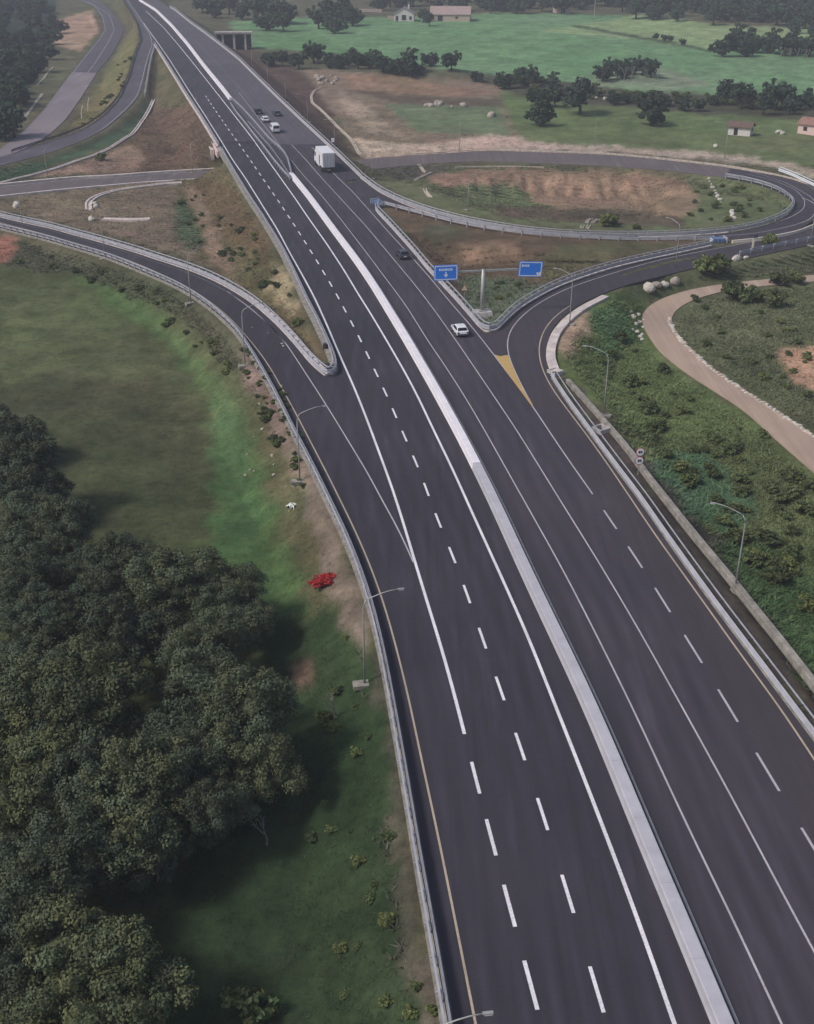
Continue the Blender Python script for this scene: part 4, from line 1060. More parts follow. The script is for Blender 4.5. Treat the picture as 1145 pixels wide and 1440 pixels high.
# ------------------------------------------------------------------ vehicles
def slab_body(profile, wf, width):
    """side outline (y along the car, z) with a half width that depends on height"""
    mb = MB(); n = len(profile)
    Lp = [(-wf(z) * width / 2, y, z) for y, z in profile]; Rp = [(wf(z) * width / 2, y, z) for y, z in profile]
    mb.add(Lp + Rp, [list(range(n)), list(range(n, 2 * n))[::-1]] + [[i, n + i, n + (i + 1) % n, (i + 1) % n] for i in range(n)])
    return mb
def wheel(parent, x, y, r, w=0.22):
    n = 16
    t = MB().tube([(x - w / 2, y, r), (x + w / 2, y, r)], r, n).build('wheel', M['tyre'], parent)
    sx = 1 if x > 0 else -1
    MB().tube([(x + sx * w * 0.5, y, r), (x + sx * (w * 0.5 + 0.02), y, r)], r * 0.6, 12).build('rim', M['rim'], t)
def car(kind, paint_name):
    root = empty('car', (0, 0, 0))
    if kind == 'van':
        pr = [(-2.5, 0.38), (-2.55, 0.8), (-2.5, 1.15), (-2.36, 2.15), (-2.2, 2.3), (1.0, 2.3), (1.35, 2.2), (2.05, 1.3), (2.55, 1.1), (2.62, 0.75), (2.6, 0.38)]
        belt, top, W = 1.15, 2.3, 2.0
        rearw = [(-2.49, 1.3), (-2.385, 2.02)]; front = [(1.45, 2.07), (1.98, 1.39)]
        side = [(-0.3, 1.25), (-0.3, 1.95), (1.1, 1.95), (1.75, 1.25)]; ax = (-1.6, 1.75); wr = 0.36
    else:
        pr = [(-2.02, 0.32), (-2.08, 0.62), (-2.02, 0.92), (-1.9, 0.98), (-1.5, 1.4), (-1.3, 1.47), (0.1, 1.48), (0.35, 1.42), (1.1, 0.98), (1.95, 0.8), (2.1, 0.62), (2.08, 0.32)]
        belt, top, W = 0.95, 1.48, 1.8
        rearw = [(-1.86, 1.02), (-1.52, 1.375)]; front = [(0.4, 1.39), (1.05, 1.01)]
        side = [(-1.5, 1.02), (-1.3, 1.36), (0.2, 1.36), (0.8, 1.02)]; ax = (-1.3, 1.35); wr = 0.31
    wf = lambda z: 1.0 if z <= belt and z > 0.45 else (0.94 if z <= 0.45 else 1.0 - 0.24 * (z - belt) / (top - belt) * (0.6 if kind == 'van' else 1))
    bevel(slab_body(pr, wf, W).build('body', M[paint_name], root), 0.07)
    def pane(nm, q, e):
        # pane across the car between two profile points, pushed out by e
        (y0, z0), (y1, z1) = q; d = Vector((0, y1 - y0, z1 - z0)).normalized(); nrm = Vector((0, -d.z, d.y)) * e
        v = []
        for (y, z), k in (((y0, z0), 0.86), ((y1, z1), 0.86)):
            for s in (-1, 1): v.append((s * wf(z) * W / 2 * k, y, z))
        outer = [tuple(Vector(a) + nrm) for a in v]
        link(nm, mesh_np(nm, v + outer, [[0, 1, 3, 2], [4, 6, 7, 5], [0, 2, 6, 4], [1, 5, 7, 3], [0, 4, 5, 1], [2, 3, 7, 6]], M['vehicle_glass']), root)
    pane('rear_window', rearw, 0.02)
    pane('windscreen', front, 0.02)
    for s in (-1, 1):
        v = [(s * (wf(z) * W / 2 + 0.012), y, z) for y, z in side] + [(s * (wf(z) * W / 2 - 0.03), y, z) for y, z in side]
        link('side_window', mesh_np('side_window', v, [[0, 1, 2, 3], [7, 6, 5, 4]] + [[i, 4 + i, 4 + (i + 1) % 4, (i + 1) % 4] for i in range(4)], M['vehicle_glass']), root)
        zt = 0.78 if kind != 'van' else 1.0; yb = pr[1][0]
        MB().box((s * (W / 2 - 0.2), yb + 0.0, zt), (0.26, 0.1, 0.2)).build('tail_light', M['tail_red'], root)
        MB().box((s * (W / 2 - 0.24), pr[-2][0] - 0.03, pr[-2][1] + 0.06), (0.34, 0.12, 0.14)).build('headlight', M['lamp_clear'], root)
        MB().box((s * (W / 2 + 0.08), 0.75 if kind != 'van' else 1.5, belt + 0.08), (0.16, 0.1, 0.12)).build('mirror', M[paint_name], root)
        for y in ax: wheel(root, s * (W / 2 - 0.1), y, wr)
    MB().box((0, pr[0][0] - 0.04, 0.48), (W * 0.9, 0.1, 0.16)).build('bumper', M['dark_steel'], root)
    MB().box((0, pr[1][0] - 0.03, 0.66), (0.5, 0.04, 0.12)).build('number_plate', M['sign_white'], root)
    return root
def put_on_road(o, px, py, sc=1.0):
    p = hit(px, py, z_high); e = 8.0
    Yv = p[1]; dx = xat(H_, Yv + e) - xat(H_, Yv - e); sl = (float(hz(Yv + e)) - float(hz(Yv - e))) / (2 * e)
    o.location = (p[0], p[1], float(hz(Yv)) + 0.012); o.rotation_euler = (math.atan(sl), 0, -math.atan2(dx, 2 * e)); o.scale = (sc,) * 3
VG = 'vehicles on the right carriageway'
o = car('car', 'car_white'); put_on_road(o, 646.5, 469, 1.04); tag(o, 'white hatchback in the right lane beside the nose of the sign island', 'car', VG)
o = car('car', 'car_grey'); put_on_road(o, 566.5, 362, 1.04); tag(o, 'dark grey car near the rail, left of the blue sign', 'car', VG)
o = car('van', 'car_white'); put_on_road(o, 387, 185.5, 1.08); o.name = 'van'; tag(o, 'white van ahead of the truck on the paler asphalt', 'van', VG)
o = car('car', 'car_white'); put_on_road(o, 373, 171, 1.1); tag(o, 'small white car just in front of the white van', 'car', VG)
o = car('car', 'car_black'); put_on_road(o, 363.5, 159.5, 1.1); tag(o, 'black car leading the white car in the left lane', 'car', VG)
o = car('car', 'car_grey'); put_on_road(o, 389.5, 162.5, 1.1); tag(o, 'dark grey car level with the black car, in the right lane', 'car', VG)
# box truck seen from behind
tr = empty('box_truck', (0, 0, 0))
bevel(MB().box((0, -1.4, 2.55), (2.55, 7.4, 2.9)).build('cargo_box', M['truck_box'], tr), 0.05)
MB().box((0, -0.6, 0.9), (0.9, 9.6, 0.35)).build('chassis', M['dark_steel'], tr)
for s in (-1, 1):
    d = MB().box((s * 0.62, -5.12, 2.55), (1.16, 0.05, 2.7)).build('rear_door', M['truck_door'], tr)
    MB().tube([(s * 0.3, -5.17, 1.3), (s * 0.3, -5.17, 3.8)], 0.03, 6).build('lock_bar', M['pole_steel'], d)
    MB().tube([(s * 0.85, -5.17, 1.3), (s * 0.85, -5.17, 3.8)], 0.03, 6).build('lock_bar', M['pole_steel'], d)
    MB().box((s * 1.0, -5.14, 0.95), (0.36, 0.08, 0.2)).build('tail_light', M['tail_red'], tr)
    MB().box((s * 1.2, 0.4, 0.85), (0.06, 3.2, 0.5)).build('side_guard', M['truck_box'], tr)
    for y in (-3.4, -2.2, 3.4): wheel(tr, s * 1.08, y, 0.5, 0.34)
MB().box((0, -5.1, 0.62), (2.4, 0.14, 0.22)).build('bumper', M['dark_steel'], tr)
MB().box((0, -5.18, 0.62), (0.6, 0.03, 0.16)).build('number_plate', M['sign_white'], tr)
MB().box((-1.3, -1.9, 2.2), (0.04, 0.75, 1.7)).build('side_door', M['dark_steel'], tr)
cabp = [(2.45, 0.7), (2.45, 3.3), (3.4, 3.35), (4.3, 2.3), (4.55, 1.4), (4.55, 0.6)]
bevel(slab_body(cabp, lambda z: 1.0 - 0.03 * max(0, z - 1.6), 2.45).build('cab', M['truck_box'], tr), 0.08)
MB().box((0, 2.38, 3.2), (1.9, 0.12, 0.9)).build('air_deflector', M['truck_box'], tr)
q = [(3.55, 3.2), (4.28, 2.35)]
v = [(s * 1.05, y, z) for y, z in q for s in (-1, 1)]
link('windscreen', mesh_np('windscreen', v + [(a, b + 0.04, c_ + 0.03) for a, b, c_ in v], [[0, 1, 3, 2], [4, 6, 7, 5], [0, 4, 5, 1], [2, 3, 7, 6], [0, 2, 6, 4], [1, 5, 7, 3]], M['vehicle_glass']), tr)
for s in (-1, 1):
    MB().box((s * 1.2, 3.35, 2.25), (0.05, 1.0, 0.8)).build('side_window', M['vehicle_glass'], tr)
    MB().box((s * 1.42, 3.9, 2.3), (0.16, 0.12, 0.7)).build('mirror', M['dark_steel'], tr)
put_on_road(tr, 456, 236, 1.24)
tag(tr, 'white box truck seen from behind in the right lane, the largest vehicle', 'truck', VG)

# ------------------------------------------------------------------ houses, underpass, bridge
def gable(name, label, cat, px, py, rz, w, d, h, rh, wall, roof, chimney=False, holes=(), porch=False):
    p = on_ground(px, py); root = empty(name, (p[0], p[1], p[2] - 0.1), rz, label=label, cat=cat)
    prof = [(-w / 2, 0), (-w / 2, h), (0, h + rh), (w / 2, h), (w / 2, 0)]
    n = 5
    link('wall', mesh_np('wall', [(x, -d / 2, z) for x, z in prof] + [(x, d / 2, z) for x, z in prof], [list(range(n)), list(range(n, 2 * n))[::-1]] + [[i, n + i, n + (i + 1) % n, (i + 1) % n] for i in range(n)], M[wall]), root)
    rf = None
    for s in (-1, 1):
        ov = 0.5; ex = w / 2 + ov; ez = h - rh * ov / (w / 2)
        a = [(0, h + rh + 0.06), (s * ex, ez + 0.06), (s * ex, ez + 0.3), (0, h + rh + 0.3)]
        v = [(x, -d / 2 - ov, z) for x, z in a] + [(x, d / 2 + ov, z) for x, z in a]
        rf = link('roof', mesh_np('roof', v, [[0, 1, 2, 3], [7, 6, 5, 4], [0, 4, 5, 1], [1, 5, 6, 2], [2, 6, 7, 3], [3, 7, 4, 0]], M[roof]), root)
    if chimney: MB().box((w * 0.2, d * 0.2, h + rh * 0.7 + 0.9), (1.1, 1.1, 3.0)).build('chimney', M['house_wall'], rf)
    for (side, u, zc, ww, hh, nm) in holes:
        if side == 'f': b = MB().box((u, -d / 2 - 0.02, zc), (ww, 0.12, hh))
        else: b = MB().box((side * (w / 2 + 0.02), u, zc), (0.12, ww, hh))
        o_ = b.build(nm, M['opening_dark'], root)
        fr = MB()
        if side == 'f': fr.box((u, -d / 2 - 0.06, zc - hh / 2 - 0.06), (ww + 0.3, 0.22, 0.12)).build('sill', M['concrete'], o_)
    if porch: MB().box((w / 2 + 1.4, 0, 1.2), (2.6, d * 0.8, 2.4)).build('lean_to', M[wall], root)
    return root
gable('farm_house', 'white gabled farmhouse with grey roof beside the far green field', 'house', 569, 29, R(-4), 12, 11, 4.2, 3.4, 'house_wall', 'roof_grey', True,
      (('f', -4.2, 1.7, 1.6, 2.6, 'door'), ('f', 0, 2.2, 2.6, 2.8, 'window'), ('f', 4.0, 2.0, 1.4, 1.8, 'window')))
gable('barn', 'long beige barn with pinkish tiled roof right of the farmhouse', 'barn', 634, 29, R(84), 13, 24, 4.0, 4.0, 'house_beige', 'roof_pale', False,
      ((-1, 6, 1.8, 3, 3, 'door'), (-1, -4, 2.2, 1.6, 1.2, 'window')))
gable('house', 'small brown roofed house half hidden by trees at the top edge', 'house', 790, 18, R(10), 9, 10, 3.5, 2.5, 'house_beige', 'roof_brown', False, (('f', 0, 1.5, 1.4, 2.2, 'door'),))
gable('shed', 'small white shed with a brown roof in the right meadow', 'shed', 1041, 189, R(62), 4.5, 7.0, 2.6, 1.2, 'house_wall', 'roof_brown', False, (('f', 0.6, 1.7, 0.9, 0.9, 'window'), (-1, 1.0, 1.2, 1.2, 2.1, 'door')), False)
gable('house', 'pink walled house with a red tiled roof at the right edge', 'house', 1149, 188, R(50), 7.6, 10, 3.1, 1.5, 'house_pink', 'roof_tile', False, (('f', -1.0, 1.4, 1.3, 2.4, 'door'), (-1, -2.0, 1.4, 1.4, 2.3, 'door'), (-1, 2.6, 1.8, 1.2, 1.2, 'window')))
for px, py, w_ in ((520,17,16),(556,27,10)):
    p = on_ground(px, py); o = MB().box((0, 0, 0.9), (w_, 0.5, 2.0)).build('boundary_wall', M['house_beige']); o.location = p
    tag(o, 'low beige wall left of the farmhouse' if px < 540 else 'short beige wall joined to the farmhouse', 'wall')
# side bridge far right: deck on piers
br = empty('side_bridge', BRC, R(2), label='small concrete bridge on piers beside the far right carriageway', cat='bridge')
zt = float(hz(BRC[1])) - 1.3 - BRC[2]
MB().box((0, 2.5, zt), (18, 9, 0.7)).build('deck', M['pale_kerb'], br)
MB().box((0, -2.1, zt + 0.6), (18, 0.3, 0.55)).build('parapet', M['pale_kerb'], br)
for x in (-5, 0.5, 6): MB().box((x, -0.6, zt / 2 - 0.6), (1.0, 1.0, zt + 1.0)).build('pier', M['concrete'], br)
MB().box((0, 3.5, zt / 2 - 0.6), (17, 0.8, zt + 0.2)).build('opening_shade', M['opening_dark'], br)  # near-black slab: painted stand-in for the shade under the deck
# underpass under the motorway: deck, parapet and wing walls
pu = hit(312, 209, z_high)
ub = empty('underpass', (pu[0], pu[1], float(hz(pu[1]))), label='underpass below the left motorway edge with pale parapet and wing walls', cat='bridge')
a_, b_ = hit(288, 175, lambda X, Y: hz(Y) - 0.3), hit(309, 216, lambda X, Y: hz(Y) - 0.3)
dv = Vector((a_[0] - b_[0], a_[1] - b_[1], 0)); an = math.atan2(dv.y, dv.x); L_ = dv.length
mx = ((a_[0] + b_[0]) / 2 - pu[0], (a_[1] + b_[1]) / 2 - pu[1])
MB().box((mx[0] - 0.5, mx[1], -0.75), (L_, 0.5, 1.7), an).build('parapet', M['house_pink'], ub)
MB().box((mx[0] + 11, mx[1] + 3, -0.75), (L_, 23, 0.9), an).build('deck', M['concrete'], ub)
for (q0, q1) in (((281, 170), (286, 207)), ((304, 205), (310, 222))):
    w0 = hit(q0[0], q0[1], lambda X, Y: hz(Y) - 0.4); 
    MB().box((w0[0] - pu[0] - 1.0, w0[1] - pu[1] - 2.5, -3.2), (0.9, 6.0, 5.6), 0.25).build('wing_wall', M['pale_kerb'], ub)
# blue crash cushions at the two rail noses
for px, py, zf, rz, lb in ((534, 289, z_high, 0.45, 'blue grey crash cushion where the loop ramp joins the motorway'), (1003, 341, z_loop, -1.4, 'blue grey crash cushion where the two ramp rails meet at right')):
    p = hit(px, py, zf); c = empty('crash_cushion', (p[0], p[1], p[2]), rz, label=lb, cat='crash cushion')
    for k in range(3): bevel(MB().box((0, k * 0.9, 0.5), (1.5 + 0.25 * k, 0.8, 0.9)).build('cell', M['cushion_blue'], c), 0.08)
    MB().box((0, 2.6, 0.6), (2.2, 0.2, 1.1)).build('back_plate', M['galvanised'], c)
    MB().box((0, -0.47, 0.5), (1.3, 0.06, 0.7)).build('nose_plate', M['sign_white'], c)
# drain boxes
for px, py, lb in ((781, 526, 'open concrete drain box at the end of the white kerb'), (845, 607, 'small concrete drain box beside the right rail')):
    p = on_ground(px, py); c = empty('drain_box', p, R(35), label=lb, cat='drain')
    s = 1.5
    for (x, y, w_, d_) in ((0, -s / 2, s + 0.2, 0.2), (0, s / 2, s + 0.2, 0.2), (-s / 2, 0, 0.2, s - 0.2), (s / 2, 0, 0.2, s - 0.2)):
        MB().box((x, y, 0.15), (w_, d_, 0.9)).build('side', M['concrete'], c)
# equipment on the cream barrier, marker on the island
p = on_ground(1058, 352); c = empty('marker_post', p, label='pale marker post with dark cap at the start of the cream barrier', cat='post')
MB().box((0, 0, 1.2), (0.35, 0.3, 3.0)).build('post', M['cream_rail'], c); MB().box((0.25, 0, 2.9), (0.9, 0.4, 0.7)).build('cap', M['dark_steel'], c)

p = on_ground(458.5, 492); c = empty('drum', p, label='black drum standing in the tip of the rounded ramp nose', cat='drum')
MB().tube([(0, 0, 0), (0, 0, 0.45), (0, 0, 0.5), (0, 0, 1.0)], [0.42, 0.42, 0.46, 0.42], 14).build('body', M['opening_dark'], c)
MB().tube([(0, 0, 1.0), (0, 0, 1.05)], 0.36, 14).build('lid', M['dark_steel'], c)
p = on_ground(836, 22); c = empty('utility_pole', p, label='tall pale pole at the top edge above the green field', cat='pole')
MB().tube([(0, 0, -.5), (0, 0, 14)], [0.28, 0.18], 8).build('shaft', M['pole_steel'], c); MB().box((0, 0, 13), (2.0, 0.16, 0.16)).build('crossarm', M['pole_steel'], c)
for px, py, lb in ((115,167,'pale leaning post in the scrub between the far left roads'),(124,156,'shorter pale post beside the leaning one')):
    p = on_ground(px, py); o = MB().tube([(0, 0, -.3), (0.3, 0, 2.5), (0.9, 0, 4.4)], 0.16, 7).build('marker_post', M['cream_rail']); o.location = p; tag(o, lb, 'post')
# ------------------------------------------------------------------ trees
def ico(r=1.0, sub=1):
    bm = bmesh.new(); bmesh.ops.create_icosphere(bm, subdivisions=sub, radius=r)
    v = np.array([w.co[:] for w in bm.verts]); f = np.array([[q.index for q in k.verts] for k in bm.faces]); bm.free(); return v, f
IV, IF = ico(1.0, 1)
def crown_mesh(name, seed, mat, rad, zc, flat, lobes, subs, leaves, size, core=True, sub_r=(0.3, 0.5), tone=0.35, tilt=0.5, cr=0.62):
    """leaf sprays over clumps over lobes: rad = crown radius, zc = crown centre height"""
    g = np.random.default_rng(seed); V = []; F = []; Cc = []; nb = 0
    L = []
    for i in range(lobes):
        a = 2 * math.pi * (i / lobes + g.uniform(-.06, .06)) * 2.4; rr = rad * math.sqrt(g.uniform(0.02, 0.42)) ; zz = g.uniform(-0.35, 0.5) * (1 - rr / rad * 0.6)
        lr = rad * g.uniform(0.34, 0.5)
        L.append((rr * math.cos(a), rr * math.sin(a), zc + zz * rad * flat * 1.3, lr))
    clumps = []
    for (lx, ly, lz_, lr) in L:
        k = 0
        while k < subs:
            d = g.normal(size=3); d /= np.linalg.norm(d)
            if d[2] < -0.55: continue
            k += 1
            r = lr * g.uniform(*sub_r)
            c = np.array([lx, ly, lz_]) + d * np.array([1, 1, flat]) * lr * g.uniform(0.72, 1.0)
            clumps.append((c, r, g.uniform(1 - tone, 1 + tone), g.uniform(-0.12, 0.12)))
        if core:
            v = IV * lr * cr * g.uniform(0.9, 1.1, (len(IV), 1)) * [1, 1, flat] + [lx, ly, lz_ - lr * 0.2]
            V.append(v); F.append(np.c_[IF, IF[:, 2]][:, :3]); Cc.append(np.tile([0.8, 0.82, 0.8], (len(v), 1)))  # core tinted darker than the leaves, inner crown shade put into the colour
    tris = []
    for c, r, tn, hu in clumps:
        n = max(4, int(leaves * (r / (rad * 0.17)) ** 2))
        d = g.normal(size=(n, 3)); d /= np.linalg.norm(d, axis=1)[:, None]
        d[:, 2] = np.where(d[:, 2] < -0.4, -d[:, 2], d[:, 2])
        P = c + d * r * g.uniform(0.55, 1.08, (n, 1)) * [1, 1, 0.85]
        nn = d + g.normal(size=(n, 3)) * tilt; nn /= np.linalg.norm(nn, axis=1)[:, None]
        u = np.cross(nn, g.normal(size=(n, 3))); u /= np.linalg.norm(u, axis=1)[:, None]; w = np.cross(nn, u)
        s = size * g.uniform(0.6, 1.3, (n, 1)); 
        q = np.stack([P - u * s * 0.5 - w * s * 0.18, P + u * s * 0.1 - w * s * 0.42, P + u * s * 0.62, P + u * s * 0.05 + w * s * 0.42], 1)
        tt = tn * g.uniform(0.8, 1.2, (n, 1, 1)) * np.ones((n, 4, 1))
        col = np.concatenate([tt * (1 + hu), tt, tt * (1 - hu)], 2)
        tris.append((q.reshape(-1, 3), col.reshape(-1, 3)))
    qv = np.concatenate([t[0] for t in tris]); qc = np.concatenate([t[1] for t in tris])
    nq = len(qv) // 4
    a = np.arange(nq) * 4
    qf = np.concatenate([np.c_[a, a + 1, a + 2], np.c_[a, a + 2, a + 3]])
    base = sum(len(v) for v in V)
    off = 0; FF = []
    for v, f in zip(V, F): FF.append(f + off); off += len(v)
    FF.append(qf + off)
    return mesh_np(name, np.concatenate(V + [qv]), np.concatenate(FF).astype(np.int32), mat, False, np.clip(np.concatenate(Cc + [qc]), 0.2, 2.2))
def trunk_mesh(name, seed, mat, h, r, limbs=4, spread=0.5, thin=1.0):
    g = random.Random(seed); mb = MB()
    mb.tube([(0, 0, -0.4), (g.uniform(-.1, .1), g.uniform(-.1, .1), h * 0.3), (g.uniform(-.3, .3), g.uniform(-.3, .3), h * 0.62)], [r * 1.25, r * 0.9, r * 0.55], 8)
    for k in range(limbs):
        a = 2 * math.pi * k / limbs + g.uniform(-.4, .4); l = h * spread * g.uniform(.7, 1.1); z0 = h * g.uniform(.25, .5)
        mid = (math.cos(a) * l * .5, math.sin(a) * l * .5, z0 + h * .22); end = (math.cos(a) * l, math.sin(a) * l, z0 + h * g.uniform(.34, .5))
        mb.tube([(0, 0, z0 - 0.1), mid, end], [r * .5 * thin, r * .34 * thin, r * .12 * thin], 6)
    return mb.mesh(name, mat, True)
NEARC = []
for k in range(5):
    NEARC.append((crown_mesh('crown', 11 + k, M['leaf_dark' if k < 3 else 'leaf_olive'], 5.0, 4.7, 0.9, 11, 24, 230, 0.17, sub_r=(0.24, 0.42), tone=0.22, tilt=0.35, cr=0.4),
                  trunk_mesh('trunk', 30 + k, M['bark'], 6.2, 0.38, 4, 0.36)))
FARC = []
for k in range(4):
    FARC.append((crown_mesh('crown', 51 + k, M['leaf_far'], 5.0, 3.7, 0.95, 9, 9, 12, 0.85, sub_r=(0.3, 0.5), tone=0.22), trunk_mesh('trunk', 70 + k, M['bark'], 5.5, 0.35, 3)))
tr_rng = random.Random(3)
def plant(proto, p, rad, hgt=None, label='', group=None, cat='tree', name='oak_tree', base_r=5.0, rz=None):
    root = empty(name, (p[0], p[1], p[2]), tr_rng.uniform(0, 6.28) if rz is None else rz, label=label, cat=cat, group=group)
    s = rad / base_r; root.scale = (s * tr_rng.uniform(.94, 1.06), s * tr_rng.uniform(.94, 1.06), s if hgt is None else hgt / 8.6)
    for me, nm in zip(proto, ('crown', 'trunk')): link(nm, me, root)
    return root
def crown_at(px, py, zfrac_h):
    """land point below a crown whose middle is seen at px, py"""
    return on_ground(px, py, zfrac_h)
NEAR_TREES = [
 (2,600,4.4,1,'dark oak highest up along the left edge'),
 (52,690,3.4,2,'dark oak on the right flank of the left edge trees'),
 (66,780,3.6,1,'dark oak linking the left edge trees to the main wood'),  # crown centre px, radius m, proto, label
 (20,660,5.2,0,'dark oak at the left edge beside the brown part of the field'),
 (48,735,4.6,1,'dark oak just below the one at the left field edge'),
 (150,800,4.3,0,'dark oak at the upper end of the wood, facing the field'),
 (255,815,4.4,2,'grey green oak at the field corner with pale twigs'),
 (325,850,3.6,1,'small dark oak nearest to the bright grass strip'),
 (62,878,3.9,2,'rounded grey oak left of the wood, below the dark edge oaks'),
 (180,890,4.6,0,'pale topped oak in the middle of the upper wood'),
 (110,985,5.6,3,'broad olive oak, the lightest crown of the left wood'),
 (290,985,5.2,1,'large dark oak right of the broad olive one'),
 (20,1090,5.0,4,'olive oak cut by the left edge of the picture'),
 (175,1120,5.0,0,'dense oak in the lower middle of the wood'),
 (60,1210,4.6,1,'shaded oak at the lower left edge'),
 (345,1060,4.0,2,'dim oak on the right fringe of the wood'),
 (150,1185,3.6,2,'oak with a drooping front clump above the dark hollow'),
 (120,1385,4.6,4,'olive oak standing alone at the bottom left corner'),
 (20,820,4.2,1,'dark oak between the edge oaks and the rounded grey oak'),
 (5,970,4.4,2,'grey green oak at the left edge beside the broad olive one'),
 (235,1050,4.2,1,'dark oak squeezed behind the dense lower oak'),
 (285,900,4.2,1,'dark oak between the pale topped oak and the grass'),
 (90,1085,4.6,2,'grey green oak below the broad olive one'),
 (255,1130,3.6,1,'dark oak at the rim of the shaded hollow'),
 (10,1330,4.0,1,'dark oak at the lower left corner behind the olive one'),
]
for px, py, r, k, lb in NEAR_TREES:
    r *= 1.14; p = crown_at(px, py, 5.6 * r / 5.0); plant(NEARC[k], p, r, None, lb, 'oaks of the near left wood')
SHR = [(crown_mesh('foliage', 91 + k, M['leaf_shrub'], 1.0, 0.55, 0.75, 6, 8, 13, 0.2, sub_r=(0.35, 0.55)), trunk_mesh('stem', 95 + k, M['bark'], 1.2, 0.06, 3)) for k in range(3)]
# far trees with a place of their own
FT = [(441,74,5.5,'tallest tree of the hedge row nearest the motorway'),(380,82,4.0,0),(397,83,3.8,0),(420,85,4.2,0),(465,84,4.2,0),(480,86,3.8,0),(490,81,4.2,0),(504,85,4.2,0),(521,84,4.2,0),(539,88,4.4,0),(556,94,3.8,0),
 (573,89,5.6,'large round tree towards the right of the hedge row'),(590,96,3.2,0),(605,82,4.0,'left one of two small trees standing apart in the hedge row'),(635,86,4.3,'right one of two small trees standing apart in the hedge row'),
 (670,107,2.6,0),(712,112,4.2,0),(739,107,4.6,0),(747,112,3.6,0),(778,116,3.8,0),(759,134,4.2,0),(781,138,3.8,0),(761,160,4.6,'dark tree low on the left side of the right meadow'),
 (817,137,6.6,'spreading tree with a visible forked trunk left of the lone tree'),(867,137,3.2,0),(899,139,2.6,0),(884,137,2.4,0),(918,155,5.8,'lone dark tree in the meadow casting a shadow to its right'),(933,140,3.0,0),(962,146,2.8,0),(985,148,2.6,0),(1005,140,2.4,0),
 (1024,127,5.4,'left tree of the dark pair above the white shed'),(1044,136,5.0,'right tree of the dark pair above the white shed'),(1094,134,6.0,'broad dark tree between the shed and the pink house'),(1075,146,4.2,0),(1122,143,3.4,0),(1142,139,3.6,0),(1112,150,3.2,0)]
for px, py, r, lb in FT:
    p = crown_at(px, py, 4.2 * r / 5.0)
    plant(FARC[tr_rng.randrange(4)], p, r * 1.08, None, lb or 'dark bushy tree in the hedge between field and meadow', 'trees of the hedge between the fields' if not lb else None)
CL = [(848,97,5.0),(862,91,4.6),(890,89,4.6),(905,90,4.8),(917,93,4.6),(876,94,4.2)]
for px, py, r in CL: plant(FARC[tr_rng.randrange(4)], crown_at(px, py, 4.5), r, None, 'dark tree in the clump standing alone in the green field', 'clump of trees in the green field')
CL2 = [(1018,62,6.0),(1035,55,7.2),(1052,62,6.2),(1062,57,6.6),(1086,58,6.6),(1106,62,6.0),(1122,58,6.4),(1140,62,6.2),(1134,26,6.6),(1120,32,5.0),(1150,40,6.0)]
for px, py, r in CL2: plant(FARC[tr_rng.randrange(4)], crown_at(px, py, 5.5), r, None, 'dark tree in the grove on the right side of the green field', 'grove at the right of the green field')
for px, py in ((923,52),(934,54),(942,55),(960,60)): plant(FARC[0], crown_at(px, py, 1.5), 2.2, None, 'small round bush on the field boundary', 'bushes on the far field boundary', 'bush', 'bush')
for px, py, r in ((362,10,8.5),(384,14,9),(402,16,8),(374,24,6.5),(398,26,6),(448,22,7.5),(462,14,8.5),(478,12,8.5),(496,18,7.5),(470,28,6.5),(300,8,7),(322,4,8),(340,10,6.5),(284,2,6)):
    plant(FARC[tr_rng.randrange(4)], crown_at(px, py, 7), r, None, 'tall dark tree at the top edge beside the far carriageway', 'tall trees right of the far carriageway')
wd = random.Random(9)
for k in range(110):
    px = 520 + (k * 6.0) + wd.uniform(-5, 5); py = wd.uniform(-16, 8) + (7 if px > 860 else (-6 if px < 700 else -2)) + (6 if px > 1000 else 0)
    if py < -30: continue
    plant(FARC[wd.randrange(4)], crown_at(px, py, 6), wd.uniform(5.5, 8.5), None, 'dark tree of the wood along the top edge', 'wood along the top edge')
for px, py in ((596,20),(616,6),(690,10),(604,26),(650,8)): plant(FARC[1], crown_at(px, py, 4), 4.2, None, 'dark tree close round the farm buildings', 'trees round the farm')
for k in range(95):
    py = wd.uniform(-15, 175); lim = 84 - max(0, py - 40) * 0.5
    px = wd.uniform(-30, max(12, lim)); r = wd.uniform(3.6, 6.2)
    plant(FARC[wd.randrange(4)], crown_at(px, py, 5), r, None, 'dark tree of the wood filling the upper left corner', 'wood in the upper left corner')
